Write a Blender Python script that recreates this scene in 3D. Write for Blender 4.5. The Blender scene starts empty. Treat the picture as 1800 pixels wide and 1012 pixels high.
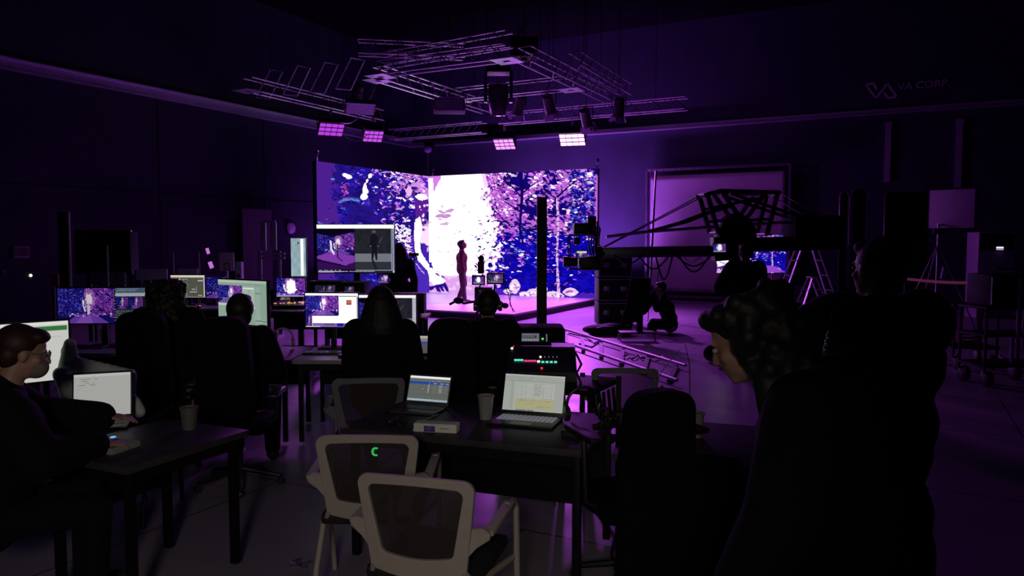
import bpy, bmesh, math, random
import numpy as np
from mathutils import Vector, Matrix, Euler
PI = math.pi
S = bpy.context.scene
C = S.collection

# ------------------------------------------------------------ camera
F_PX = 1320.0
YAW = math.radians(27.5)
PITCH = math.radians(-3.55)
CAM = Vector((0, 0, 1.75))
cd = bpy.data.cameras.new('camera')
cam = bpy.data.objects.new('camera', cd); C.objects.link(cam)
cd.sensor_width = 36.0; cd.lens = F_PX / 1800 * 36; cd.clip_start = 0.05; cd.clip_end = 200
cam.location = CAM
cam.rotation_euler = (math.radians(90) + PITCH, 0, YAW)
S.camera = cam
CR = Euler(cam.rotation_euler).to_matrix()
# ------------------------------------------------------------ world, exposure
w = bpy.data.worlds.new('world'); S.world = w; w.use_nodes = True
w.node_tree.nodes['Background'].inputs[0].default_value = (0.004, 0.002, 0.012, 1)
w.node_tree.nodes['Background'].inputs[1].default_value = 0.15
S.view_settings.view_transform = 'Standard'; S.view_settings.look = 'None'
S.view_settings.exposure = 0; S.view_settings.gamma = 1
# ------------------------------------------------------------ large lights
def lamp(name, kind, loc, energy, color, target=None, **k):
    l = bpy.data.lights.new(name, kind); l.energy = energy; l.color = color
    for a, b in k.items(): setattr(l, a, b)
    o = bpy.data.objects.new(name, l); C.objects.link(o); o.location = loc
    if target is not None:
        o.rotation_euler = (Vector(target) - Vector(loc)).to_track_quat('-Z', 'Y').to_euler()
    return o
# unseen warm spot added behind the camera, lighting the backs of the nearest chairs
lamp('unseen_warm_spot', 'SPOT', (0.55, -1.5, 2.3), 140, (1.0, .88, .76), (-2.55, 2.9, .5), spot_size=math.radians(50), spot_blend=.75, shadow_soft_size=.25)
# faint blue-violet area light added unseen under the ceiling as ambient fill
lamp('ceiling_fill', 'AREA', (-6, 6, 7.6), 9, (.40, .18, 1.0), (-6, 6, 0), size=9)

# added blue-violet wash lamps hidden behind the display walls, for the wall glow above
lamp('added_wall_wash', 'AREA', (-9.6, 20.7, .4), 340, (.46, .10, 1.0), (-9.6, 22.3, 3.5), spread=math.radians(95), shape='RECTANGLE', size=4.5, size_y=.3)
lamp('added_wall_wash', 'AREA', (-14.3, 18.5, .4), 40, (.46, .08, 1.0), (-15.6, 18.5, 3.4), spread=math.radians(95), shape='RECTANGLE', size=3.5, size_y=.3)

# ------------------------------------------------------------ coordinates
def ray(px, py):
    v = Vector(((px - 900) / F_PX, (506 - py) / F_PX, -1.0))
    return CR @ v
FW = Vector((-math.sin(YAW), math.cos(YAW), 0))
RT = Vector((math.cos(YAW), math.sin(YAW), 0))
def P(px, py, d):
    r = ray(px, py); return CAM + r * (d / r.dot(FW))
def G(px, py, z=0.0):
    r = ray(px, py); return CAM + r * ((z - CAM.z) / r.z)
def PY(px, py, y):
    r = ray(px, py); return CAM + r * (y / r.y)
def PX(px, py, x):
    r = ray(px, py); return CAM + r * (x / r.x)
def to_px(p):
    q = CR.transposed() @ (Vector(p) - CAM)
    return 900 + F_PX * q.x / -q.z, 506 - F_PX * q.y / -q.z

# ------------------------------------------------------------ materials
MATS = {}
def mat(name, rgb, rough=.6, metal=0., var=.15, scale=20., bump=0., emit=None, strength=1., spec=.5, trans=0., coat=0.):
    if name in MATS: return MATS[name]
    m = bpy.data.materials.new(name); m.use_nodes = True; MATS[name] = m
    n = m.node_tree.nodes; l = m.node_tree.links; b = n['Principled BSDF']
    b.inputs['Roughness'].default_value = rough; b.inputs['Metallic'].default_value = metal
    b.inputs['Specular IOR Level'].default_value = spec
    b.inputs['Transmission Weight'].default_value = trans
    b.inputs['Coat Weight'].default_value = coat
    tc = n.new('ShaderNodeTexCoord'); nz = n.new('ShaderNodeTexNoise'); nz.inputs['Scale'].default_value = scale
    nz.inputs['Detail'].default_value = 4
    l.new(tc.outputs['Object'], nz.inputs['Vector'])
    cr = n.new('ShaderNodeValToRGB')
    cr.color_ramp.elements[0].position = .3; cr.color_ramp.elements[1].position = .7
    cr.color_ramp.elements[0].color = (*[c * (1 - var) for c in rgb], 1)
    cr.color_ramp.elements[1].color = (*[min(1, c * (1 + var)) for c in rgb], 1)
    l.new(nz.outputs['Fac'], cr.inputs['Fac']); l.new(cr.outputs['Color'], b.inputs['Base Color'])
    if bump:
        bp = n.new('ShaderNodeBump'); bp.inputs['Strength'].default_value = bump; bp.inputs['Distance'].default_value = .01
        l.new(nz.outputs['Fac'], bp.inputs['Height']); l.new(bp.outputs['Normal'], b.inputs['Normal'])
    if emit:
        b.inputs['Emission Color'].default_value = (*emit, 1); b.inputs['Emission Strength'].default_value = strength
    return m
def pixel_material():
    m = bpy.data.materials.new('display_pixels'); m.use_nodes = True
    n = m.node_tree.nodes; l = m.node_tree.links; n.clear()
    a = n.new('ShaderNodeAttribute'); a.attribute_name = 'pixels'
    e = n.new('ShaderNodeEmission'); o = n.new('ShaderNodeOutputMaterial')
    l.new(a.outputs['Color'], e.inputs['Color']); e.inputs['Strength'].default_value = 1
    l.new(e.outputs[0], o.inputs[0]); return m
PIX = pixel_material()
BLACK = mat('black_plastic', (.008, .007, .009), .45)
MBLACK = mat('matt_black_metal', (.006, .006, .008), .55, .2, spec=.3)
DARK = mat('dark_grey_plastic', (.03, .03, .033), .4)
STEEL = mat('brushed_steel', (.55, .53, .58), .3, 1.)
ALU = mat('truss_aluminium', (.82, .76, .90), .4, .6)
DALU = mat('dull_aluminium', (.28, .26, .3), .4, .8)
CABLE = mat('black_cable', (.008, .008, .009), .5)
WCABLE = mat('white_cable', (.55, .55, .55), .5)

# ------------------------------------------------------------ mesh builder
class MB:
    def __init__(s): s.bm = bmesh.new()
    def box(s, c, size, rot=None, bev=0.):
        bm = bmesh.new(); bmesh.ops.create_cube(bm, size=1.)
        bmesh.ops.scale(bm, vec=Vector(size), verts=bm.verts)
        if bev: bmesh.ops.bevel(bm, geom=bm.edges[:], offset=bev, segments=2, affect='EDGES', profile=.6)
        M = Matrix.Translation(Vector(c))
        if rot is not None:
            M = M @ (rot.to_4x4() if isinstance(rot, Matrix) else Euler(rot).to_matrix().to_4x4())
        bm.transform(M); s._merge(bm); return s
    def _merge(s, bm):
        me = bpy.data.meshes.new('t'); bm.to_mesh(me); bm.free(); s.bm.from_mesh(me); bpy.data.meshes.remove(me)
    def tube(s, pts, r=.01, seg=8, closed=False, cap=True, r2=None):
        pts = [Vector(p) for p in pts]; n = len(pts)
        rs = r if isinstance(r, (list, tuple)) else [r + (((r2 if r2 is not None else r) - r) * i / max(1, n - 1)) for i in range(n)]
        rings = []; up = None
        for i, p in enumerate(pts):
            a = pts[i - 1] if (i > 0 or closed) else p; b = pts[(i + 1) % n] if (i < n - 1 or closed) else p
            t = (b - a)
            if t.length < 1e-9: t = Vector((0, 0, 1))
            t.normalize()
            if up is None: up = t.orthogonal().normalized()
            up = (up - t * up.dot(t));
            if up.length < 1e-6: up = t.orthogonal()
            up.normalize(); sd = t.cross(up)
            rings.append([s.bm.verts.new(p + (up * math.cos(q) + sd * math.sin(q)) * rs[i]) for q in [2 * PI * k / seg for k in range(seg)]])
        for i in range(n - 1 + (1 if closed else 0)):
            A, B = rings[i], rings[(i + 1) % n]
            for k in range(seg): s.bm.faces.new((A[k], A[(k + 1) % seg], B[(k + 1) % seg], B[k]))
        if cap and not closed:
            s.bm.faces.new(rings[0][::-1]); s.bm.faces.new(rings[-1])
        return s
    def cap(s, p, q, r1, r2=None, seg=14):          # tapered capsule
        p, q = Vector(p), Vector(q); r2 = r1 if r2 is None else r2
        t = q - p
        if t.length < 1e-6: return s.ell(p, (r1,) * 3)
        t.normalize(); pts = []; rs = []
        for k in (80, 55, 30): pts.append(p - t * r1 * math.sin(math.radians(k))); rs.append(r1 * math.cos(math.radians(k)))
        pts += [p, q]; rs += [r1, r2]
        for k in (30, 55, 80): pts.append(q + t * r2 * math.sin(math.radians(k))); rs.append(r2 * math.cos(math.radians(k)))
        return s.tube(pts, rs, seg)
    def chain(s, pts, rs, seg=14):
        for i in range(len(pts) - 1): s.cap(pts[i], pts[i + 1], rs[i], rs[i + 1], seg)
        return s
    def ell(s, c, r, rot=None, u=20, v=14):
        bm = bmesh.new(); bmesh.ops.create_uvsphere(bm, u_segments=u, v_segments=v, radius=1.)
        bmesh.ops.scale(bm, vec=Vector(r), verts=bm.verts)
        M = Matrix.Translation(Vector(c))
        if rot is not None: M = M @ (rot.to_4x4() if isinstance(rot, Matrix) else Euler(rot).to_matrix().to_4x4())
        bm.transform(M); s._merge(bm); return s
    def lathe(s, prof, c=(0, 0, 0), seg=24, rot=None):
        M = Matrix.Translation(Vector(c))
        if rot is not None: M = M @ (rot.to_4x4() if isinstance(rot, Matrix) else Euler(rot).to_matrix().to_4x4())
        rings = []
        for r, z in prof:
            r = max(r, .0004)
            rings.append([s.bm.verts.new(M @ Vector((r * math.cos(2 * PI * k / seg), r * math.sin(2 * PI * k / seg), z))) for k in range(seg)])
        for A, B in zip(rings, rings[1:]):
            for k in range(seg): s.bm.faces.new((A[k], A[(k + 1) % seg], B[(k + 1) % seg], B[k]))
        s.bm.faces.new(rings[0][::-1]); s.bm.faces.new(rings[-1]); return s
    def prism(s, poly, vec):
        vec = Vector(vec); A = [s.bm.verts.new(Vector(p)) for p in poly]; B = [s.bm.verts.new(Vector(p) + vec) for p in poly]
        s.bm.faces.new(A[::-1]); s.bm.faces.new(B); n = len(A)
        for k in range(n): s.bm.faces.new((A[k], A[(k + 1) % n], B[(k + 1) % n], B[k]))
        return s
    def ring(s, outer, inner, vec):                 # frame between two loops of equal length, extruded by vec
        vec = Vector(vec); n = len(outer)
        L = [[s.bm.verts.new(Vector(p) + o) for p in q] for q in (outer, inner) for o in (Vector(), vec)]
        O0, O1, I0, I1 = L
        for k in range(n):
            j = (k + 1) % n
            s.bm.faces.new((O0[k], O0[j], O1[j], O1[k])); s.bm.faces.new((I0[j], I0[k], I1[k], I1[j]))
            s.bm.faces.new((O0[j], O0[k], I0[k], I0[j])); s.bm.faces.new((O1[k], O1[j], I1[j], I1[k]))
        return s
    def bar(s, p, q, wd, th, bev=0.):               # rectangular bar between two points
        p, q = Vector(p), Vector(q); t = q - p; L = t.length
        R = t.to_track_quat('X', 'Z').to_matrix()
        return s.box((p + q) / 2, (L, wd, th), R, bev)
    def build(s, name, m, parent=None, smooth=True, world=False, angle=40):
        bm = s.bm
        if world and parent is not None:
            bm.transform(parent_matrix(parent).inverted())
        bmesh.ops.recalc_face_normals(bm, faces=bm.faces)
        me = bpy.data.meshes.new(name); bm.to_mesh(me); bm.free()
        me.materials.append(m)
        if smooth:
            me.polygons.foreach_set('use_smooth', [True] * len(me.polygons))
            try: me.set_sharp_from_angle(angle=math.radians(angle))
            except Exception: pass
        o = bpy.data.objects.new(name, me); C.objects.link(o); o.parent = parent
        return o
def parent_matrix(o):
    M = Matrix.Translation(o.location) @ o.rotation_euler.to_matrix().to_4x4()
    return (parent_matrix(o.parent) @ M) if o.parent else M
def tag(o, label, cat=None, group=None, kind=None):
    o['label'] = label
    if cat: o['category'] = cat
    if group: o['group'] = group
    if kind: o['kind'] = kind
    return o
def thing(name, label, cat, loc=(0, 0, 0), rz=0., group=None):
    o = bpy.data.objects.new(name, None); C.objects.link(o); o.empty_display_size = .1
    o.location = loc; o.rotation_euler = (0, 0, rz); return tag(o, label, cat, group)
def struct(name, mb, m, parent=None, smooth=False):
    o = mb.build(name, m, parent, smooth)
    if parent is None: o['kind'] = 'structure'
    return o
def copy_thing(src, loc, rz, label, group=None):
    r = src.copy(); C.objects.link(r); r.location = loc; r.rotation_euler = (0, 0, rz); r['label'] = label
    if group: r['group'] = group
    for ch in list(src.children):
        c = ch.copy(); C.objects.link(c); c.parent = r
        for g in list(ch.children):
            d = g.copy(); C.objects.link(d); d.parent = c
    return r
def onto(name, loc, rz=0.): # vertical base
    return Vector((loc[0], loc[1], 0))

# ------------------------------------------------------------ displays: small raster canvases turned into lit pixels
def lin(c):
    c = np.clip(np.asarray(c, dtype=np.float64), 0, None)
    return np.where(c <= .04045, c / 12.92, ((np.minimum(c, 1) + .055) / 1.055) ** 2.4)
class Canvas:
    def __init__(s, w, h, col=(0, 0, 0)):
        s.w, s.h = w, h; s.a = np.zeros((h, w, 3)); s.a[:] = col; s.gx, s.gy = np.meshgrid(np.arange(w) + .5, np.arange(h) + .5)
    def rect(s, x0, y0, x1, y1, col):               # in 0..1
        s.a[int(round(y0 * s.h)):max(int(round(y0 * s.h)) + 1, int(round(y1 * s.h))), int(round(x0 * s.w)):max(int(round(x0 * s.w)) + 1, int(round(x1 * s.w)))] = col; return s
    def text(s, x0, y0, x1, y1, col, rows=4, fill=.6, seed=1, ph=1):
        rg = np.random.RandomState(seed); X0, X1 = int(x0 * s.w), int(x1 * s.w)
        for r in range(rows):
            y = int((y0 + (y1 - y0) * (r + .3) / rows) * s.h); end = X0 + (X1 - X0) * rg.uniform(.5, 1)
            x = X0
            while x < end:
                n = rg.randint(1, 5)
                if rg.rand() < fill and y < s.h: s.a[y:y + ph, x:min(x + n, X1)] = col
                x += n + 1
        return s
    def leaf(s, cx, cy, L, W, ang, col, a=1.):
        R = int(max(L, W) + 2); x0, x1, y0, y1 = max(0, int(cx - R)), min(s.w, int(cx + R)), max(0, int(cy - R)), min(s.h, int(cy + R))
        if x1 <= x0 or y1 <= y0: return
        gx = s.gx[y0:y1, x0:x1] - cx; gy = s.gy[y0:y1, x0:x1] - cy
        ca, sa = math.cos(ang), math.sin(ang); u = (gx * ca + gy * sa) / L; v = (-gx * sa + gy * ca) / W
        m = (u * u + np.abs(v) ** 1.3) < 1
        s.a[y0:y1, x0:x1][m] = np.asarray(col) * a + s.a[y0:y1, x0:x1][m] * (1 - a)
    def poly(s, pts, col):
        x, y = s.gx, s.gy; m = np.zeros(x.shape, bool); n = len(pts)
        for i in range(n):
            x1, y1 = pts[i]; x2, y2 = pts[(i + 1) % n]
            if y1 == y2: continue
            c = ((y1 > y) != (y2 > y)) & (x < (x2 - x1) * (y - y1) / (y2 - y1) + x1); m ^= c
        s.a[m] = col; return s
    def stroke(s, pts, r, col):
        for i in range(len(pts) - 1):
            (x1, y1), (x2, y2) = pts[i], pts[i + 1]; r1 = r[i] if isinstance(r, list) else r; r2 = r[i + 1] if isinstance(r, list) else r
            dx, dy = x2 - x1, y2 - y1; L2 = dx * dx + dy * dy + 1e-9
            t = np.clip(((s.gx - x1) * dx + (s.gy - y1) * dy) / L2, 0, 1)
            d = np.hypot(s.gx - x1 - t * dx, s.gy - y1 - t * dy); s.a[d < r1 + (r2 - r1) * t] = col
        return s
    def paste(s, src, x0, y0, x1, y1, gain=1.):
        X0, X1, Y0, Y1 = int(x0 * s.w), int(x1 * s.w), int(y0 * s.h), int(y1 * s.h)
        ix = (np.linspace(0, .999, X1 - X0) * src.shape[1]).astype(int); iy = (np.linspace(0, .999, Y1 - Y0) * src.shape[0]).astype(int)
        s.a[Y0:Y1, X0:X1] = src[iy][:, ix] * gain; return s
def noise2(shape, cell, seed):
    rg = np.random.RandomState(seed); h, w_ = shape; g = rg.rand(int(h / cell) + 3, int(w_ / cell) + 3)
    y, x = np.mgrid[0:h, 0:w_] / cell; xi, yi = x.astype(int), y.astype(int); fx, fy = x - xi, y - yi
    fx = fx * fx * (3 - 2 * fx); fy = fy * fy * (3 - 2 * fy)
    return (g[yi, xi] * (1 - fx) + g[yi, xi + 1] * fx) * (1 - fy) + (g[yi + 1, xi] * (1 - fx) + g[yi + 1, xi + 1] * fx) * fy
def pixel_screen(name, corners, img, parent, gain=1., world=False, hot=1.6):
    """a display face: grid of lit pixels between four corners TL,TR,BR,BL (local), colours from img (sRGB)"""
    h, w_ = img.shape[:2]; TL, TR, BR, BL = [np.array(Vector(c)) for c in corners]
    u = np.linspace(0, 1, w_ + 1)[None, :, None]; v = np.linspace(0, 1, h + 1)[:, None, None]
    pts = ((TL * (1 - u) + TR * u) * (1 - v) + (BL * (1 - u) + BR * u) * v).reshape(-1, 3)
    i = np.arange(h)[:, None] * (w_ + 1) + np.arange(w_)[None, :]
    f = np.stack([i + w_ + 1, i + w_ + 2, i + 1, i], -1).reshape(-1, 4)
    me = bpy.data.meshes.new(name); me.vertices.add(len(pts)); me.vertices.foreach_set('co', pts.ravel())
    me.loops.add(f.size); me.loops.foreach_set('vertex_index', f.ravel().astype(np.int32))
    me.polygons.add(len(f)); me.polygons.foreach_set('loop_start', (np.arange(len(f)) * 4).astype(np.int32))
    me.update(calc_edges=True)
    at = me.color_attributes.new('pixels', 'FLOAT_COLOR', 'CORNER')
    c = lin(img) * gain; bright = img.min(-1, keepdims=True); c = c * (1 + (hot - 1) * np.clip((bright - .85) / .15, 0, 1))
    c4 = np.ones((h * w_, 4, 4)); c4[:, :, :3] = c.reshape(-1, 1, 3); at.data.foreach_set('color', c4.ravel().astype(np.float32))
    me.materials.append(PIX); o = bpy.data.objects.new(name, me); C.objects.link(o); o.parent = parent
    if world and parent is not None: me.transform(parent_matrix(parent).inverted())
    return o
# ============================================================ SETTING
XL, YB = -15.64, 22.3          # left and back wall planes
XR, YF, ZC = 9.0, -5.0, 8.2
WALLM = mat('dark_painted_panel_wall', (.018, .021, .044), .75, var=.2, scale=1.5, bump=.05)
struct('wall_left', MB().box((XL - .1, (YB + YF) / 2, ZC / 2), (.2, YB - YF, ZC)), WALLM)
struct('wall_back', MB().box(((XL + XR) / 2, YB + .1, ZC / 2), (XR - XL, .2, ZC)), WALLM)
struct('wall_right', MB().box((XR + .1, (YB + YF) / 2, ZC / 2), (.2, YB - YF, ZC)), WALLM)
struct('wall_front', MB().box(((XL + XR) / 2, YF - .1, ZC / 2), (XR - XL, .2, ZC)), WALLM)
struct('ceiling', MB().box(((XL + XR) / 2, (YB + YF) / 2, ZC + .1), (XR - XL, YB - YF, .2)), mat('black_ceiling', (.003, .003, .004), 1., spec=.05))
def floor_material():
    m = mat('polished_dark_floor', (.30, .26, .33), .30, var=.12, scale=.8, spec=.22)
    n = m.node_tree.nodes; l = m.node_tree.links; b = n['Principled BSDF']
    tc = n.new('ShaderNodeTexCoord'); br = n.new('ShaderNodeTexBrick'); br.inputs['Scale'].default_value = .5
    br.inputs['Mortar Size'].default_value = .004; br.inputs['Brick Width'].default_value = 1.; br.inputs['Row Height'].default_value = 1.
    br.inputs['Color1'].default_value = br.inputs['Color2'].default_value = (1, 1, 1, 1); br.inputs['Mortar'].default_value = (.25, .25, .25, 1)
    mx = n.new('ShaderNodeMix'); mx.data_type = 'RGBA'; mx.blend_type = 'MULTIPLY'; mx.inputs[0].default_value = 1
    src = b.inputs['Base Color'].links[0].from_socket
    l.new(tc.outputs['Object'], br.inputs['Vector']); l.new(src, mx.inputs[6]); l.new(br.outputs['Color'], mx.inputs[7]); l.new(mx.outputs[2], b.inputs['Base Color'])
    nz = n.new('ShaderNodeTexNoise'); nz.inputs['Scale'].default_value = 3; nz.inputs['Detail'].default_value = 6
    mr = n.new('ShaderNodeMapRange'); mr.inputs[3].default_value = .26; mr.inputs[4].default_value = .50
    l.new(tc.outputs['Object'], nz.inputs['Vector']); l.new(nz.outputs['Fac'], mr.inputs[0]); l.new(mr.outputs[0], b.inputs['Roughness'])
    return m
struct('floor', MB().box(((XL + XR) / 2, (YB + YF) / 2, -.1), (XR - XL, YB - YF, .2)), floor_material())
# wall rails (trim_1, trim_2) as a C channel with lip
RAILM = mat('galvanised_rail', (.60, .55, .70), .4, .7)
zr = 5.08
struct('trim_1', MB().box((XL + .05, (YB - 3) / 2 - .1, zr + .11), (.10, YB + 3, .22)).box((XL + .14, (YB - 3) / 2, zr), (.08, YB + 3, .03)).box((XL + .14, (YB - 3) / 2, zr + .22), (.08, YB + 3, .03)), RAILM)
struct('trim_2', MB().box(((XL + XR) / 2, YB - .05, zr + .07), (XR - XL, .10, .14)).box(((XL + XR) / 2, YB - .14, zr), (XR - XL, .08, .03)), RAILM)
# joints of the wall cladding
jm = mat('dark_joint', (.006, .006, .008), .8)
k = 3
for yy in (6.5, 12.0, 15.3):
    struct('trim_%d' % k, MB().box((XL + .006, yy, zr / 2), (.012, .03, zr)), jm); k += 1
struct('trim_%d' % k, MB().box((XL + .006, 8, 2.9), (.012, 28, .03)), jm); k += 1
# conduits on the back wall
for px, y0, y1 in ((1562, 215, 320), (1687, 210, 330)):
    a = PY(px, y0, YB); b = PY(px, y1, YB)
    o = MB().box((a.x, YB - .05, (a.z + b.z) / 2), (.15, .10, abs(a.z - b.z))).box((a.x, YB - .05, a.z - .06), (.18, .13, .06)).build('wall_duct', RAILM, smooth=False)
    tag(o, 'grey metal duct on the back wall straight above the %s' % ('white softbox' if px > 1600 else 'dark tall cases'), 'duct')
# VA CORP. sign
sign = thing('wall_sign', 'white raised sign with a zigzag emblem and lettering high on the back wall', 'sign', PY(1595, 158, YB))
LM = mat('white_letter_paint', (.40, .38, .42), .5)
sx = (PY(1670, 150, YB) - PY(1522, 150, YB)).length
def SP(px, py):
    q = PY(px, py, YB); return Vector((q.x, YB - .03, q.z))
emb = MB()
for path in ([(1541, 158), (1536, 147), (1522, 149), (1540, 173), (1560, 147), (1576, 170), (1561, 173), (1554, 163)],):
    pts = [SP(*p) for p in path]
    for a, b in zip(pts, pts[1:]): emb.bar(a, b, .03, .055)
emb.build('emblem', LM, sign, smooth=False, world=True)
fc = bpy.data.curves.new('t', 'FONT'); fc.body = 'VA CORP.'; fc.extrude = .02; fc.size = 1.0
fo = bpy.data.objects.new('t', fc); C.objects.link(fo); bpy.context.view_layer.update()
dg = bpy.context.evaluated_depsgraph_get(); fm = bpy.data.meshes.new_from_object(fo.evaluated_get(dg)); bpy.data.objects.remove(fo)
xs = [v.co.x for v in fm.vertices]; ys = [v.co.y for v in fm.vertices]
a, b = SP(1578, 158), SP(1669, 151); wdt = b.x - a.x; ht = .30
hz = SP(1620, 148).z - SP(1620, 160).z
M = Matrix.Translation(Vector((a.x, YB - .03, SP(1578, 158.5).z)) - sign.location) @ Matrix.Rotation(PI / 2, 4, 'X') @ Matrix.Diagonal((wdt / (max(xs) - min(xs)), hz / (max(ys) - min(ys)), 1, 1))
fm.transform(M); fm.materials.append(LM); lt = bpy.data.objects.new('lettering', fm); C.objects.link(lt); lt.parent = sign
# small things on the left wall
def wall_left_flat(name, label, cat, px0, py0, px1, py1, m, img=None, depth=.04):
    a, b = PX(px0, py0, XL), PX(px1, py1, XL); c = (a + b) / 2
    t = thing(name, label, cat, (XL, c.y, c.z)); wy, wz = abs(a.y - b.y), abs(a.z - b.z)
    MB().box((depth / 2, 0, 0), (depth, wy, wz), bev=.004).build('frame', m, t)
    return t, wy, wz
t, wy, wz = wall_left_flat('wall_picture', 'small framed notice with a reddish picture on the left wall', 'picture', 21, 433, 50, 453, mat('white_paper_board', (.35, .33, .36), .7))
MB().box((.045, 0, .01), (.01, wy * .86, wz * .72)).build('print', mat('reddish_print', (.12, .05, .05), .6, var=.7, scale=6), t)
t, wy, wz = wall_left_flat('wall_switch', 'small white switch plate low on the left wall', 'switch', 2, 476, 9, 481, mat('white_paper_board', (.35,) * 3))
MB().box((.05, 0, 0), (.02, wy * .4, wz * .5)).build('rocker', DARK, t)
o = MB().ell(PX(54, 484, XL + .012), (.02, .03, .03)).build('indicator_lamp', mat('lamp_white_glow', (1, .9, .7), emit=(1, .85, .6), strength=2)); tag(o, 'tiny glowing pilot lamp on the left wall', 'lamp')
a = PX(427, 373, XL + .3); b = PX(481, 505, XL + .3)
t = thing('notice_board', 'tall dark violet board standing against the left wall', 'board', (XL + .25, (a.y + b.y) / 2, 0))
MB().box((0, 0, (a.z + .35) / 2 + .1), (.06, abs(a.y - b.y), a.z - .35), bev=.005).build('panel', mat('violet_grey_board', (.10, .085, .12), .7), t)
for s_ in (-1, 1): MB().box((0, s_ * abs(a.y - b.y) * .4, .2), (.35, .05, .42)).build('foot', MBLACK, t)

# ============================================================ LED STAGE
LX, LY, LXR, LYF, SZ, LH = -13.05, 19.5, -7.50, 14.5, .17, 3.58
stage = thing('led_stage', 'low square stage platform in front of the two big display walls', 'stage', ((LX + LXR) / 2, (LY + LYF) / 2, 0))
cx, cy = (LX + LXR) / 2, (LY + LYF) / 2
MB().box((0, 0, SZ - .02), (LXR - LX, LY - LYF, .04), bev=.005).build('deck', mat('pale_stage_floor', (.68, .66, .72), .35, var=.16, scale=2.5), stage)
rs = MB()
for a, b in (((LX, LYF), (LXR, LYF)), ((LXR, LYF), (LXR, LY)), ((LXR, LY), (LX, LY)), ((LX, LY), (LX, LYF))):
    rs.bar((a[0] - cx, a[1] - cy, (SZ - .04) / 2), (b[0] - cx, b[1] - cy, (SZ - .04) / 2), .04, SZ - .04)
rs.build('riser', mat('black_riser_cloth', (.02, .015, .025), .8), stage)
# picture content, drawn in a raster of the wall as a viewer in the hall sees it
rg = random.Random(7)
LC = Canvas(495, 255); OX, OY = 555, 278
def lf(x, y, *a): LC.leaf(x - OX, y - OY, *a)
X, Y = LC.gx + OX, LC.gy + OY
n1 = noise2(X.shape, 22, 3); n2 = noise2(X.shape, 7, 5)
LC.a[:] = np.where((n1 > .5)[..., None], (.10, .05, .62), (.06, .02, .42))
left = X < 757
LC.a[left] = (.13, .08, .50)
# mauve sky patches
m_ = (~left) & (Y < 400 + 60 * (n1 - .5)) & (n1 + n2 * .4 > .55); LC.a[m_] = (.74, .40, .86)
m_ = left & (X > 645) & (Y < 350 + (X - 700) * .4) & (n1 * .5 + n2 * .3 + (X - 690) / 160 > .40); LC.a[m_] = (.84, .56, .92)
m_ = left & (Y > 452 + 14 * n1) & (X > 690 + 10 * n2); LC.a[m_] = (.78, .52, .88)
m_ = left & (X < 595 + 26 * (n1 - .5) + 14 * (n2 - .5)) ; LC.a[m_] = (.30, .12, .56)
CLU = noise2(X.shape, 13, 11) * .6 + noise2(X.shape, 6, 12) * .4
def leaves(n, xr, yr, size, cols, ang, keep=lambda x, y: 1., clu=None):
    for _ in range(n):
        x, y = rg.uniform(*xr), rg.uniform(*yr)
        if rg.random() > keep(x, y): continue
        q = CLU[int(min(254, max(0, y - OY))), int(min(494, max(0, x - OX)))]
        if clu is not None and ((q < clu) if clu > 0 else (q > -clu)): continue
        c = rg.choice(cols); L = rg.uniform(*size); j = rg.uniform(.85, 1.12)
        lf(x, y, L, L * rg.uniform(.18, .42), rg.uniform(*ang), tuple(min(1, v * j) for v in c))
DK = [(.06, .02, .30), (.10, .04, .42), (.13, .05, .45)]; BL = [(.13, .08, .74), (.18, .12, .78), (.08, .04, .66)]
CY = [(.30, .38, .86), (.42, .55, .90), (.28, .28, .80)]; PK = [(.82, .45, .90), (.92, .66, .95), (.70, .32, .85)]; WH = [(1, .95, 1), (.96, .85, 1), (1, 1, 1)]; MG = [(.80, .28, .84), (.62, .22, .80)]
# left wall foliage
leaves(900, (598, 735), (285, 505), (3, 8), [(.14, .06, .48), (.17, .08, .55), (.10, .04, .40)], (-.6, .9))
leaves(1300, (596, 735), (285, 505), (1.5, 5), BL + [(.22, .16, .72)], (-.3, .9), clu=.52)
leaves(420, (560, 735), (285, 500), (1.5, 4.5), CY, (-.2, .7), lambda x, y: .2 if x < 600 else .6, clu=.58)
leaves(160, (578, 612), (285, 500), (1.5, 4.5), BL + DK, (-.3, .9))
leaves(160, (625, 700), (295, 480), (1, 3), PK + [(.6, .4, .85)], (-.8, .9), clu=.5)
leaves(800, (660, 745), (300, 480), (1.2, 4.5), PK + WH + PK, (-1, 1), lambda x, y: min(1, (x - 655) / 60), clu=.46)
leaves(260, (668, 745), (300, 480), (1.5, 4), DK + BL, (-1, 1), clu=-.5)
leaves(260, (688, 728), (375, 455), (1.5, 4), WH, (-1, 1), lambda x, y: max(0, 1 - ((x - 708) / 18) ** 2 - ((y - 414) / 38) ** 2))
for x, y, L, W_, a in ((612, 310, 7, 4, .3), (606, 307, 4, 3, 0), (641, 331, 4, 10, .1), (640, 345, 7, 6, 0), (643, 336, 5, 6, .2), (650, 309, 3, 4, .5), (645, 318, 2.5, 4, .2)): lf(x, y, L, W_, a, (1, .96, 1))
leaves(30, (601, 614), (320, 350), (1.5, 4), [(.78, .32, .72), (.6, .22, .66)], (-1, 1))
for k in range(9): lf(598 + k * 4, 354 - 4 * math.sin(k * .35) + rg.uniform(-1, 1), 4, 1.3, .25 - k * .05, (.35, .55, .85)); lf(600 + k * 4, 352 - 4 * math.sin(k * .35), 3, 1, -.6, (.28, .42, .80))
for k in range(10): lf(562 + k * 5, 392 + k * 1.2 + rg.uniform(-2, 2), 4, 1.3, .35, (.35, .45, .85))
LC.stroke([(640 - OX, 398 - OY), (675 - OX, 396 - OY), (712 - OX, 378 - OY)], 1.3, (.10, .04, .36))
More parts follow.
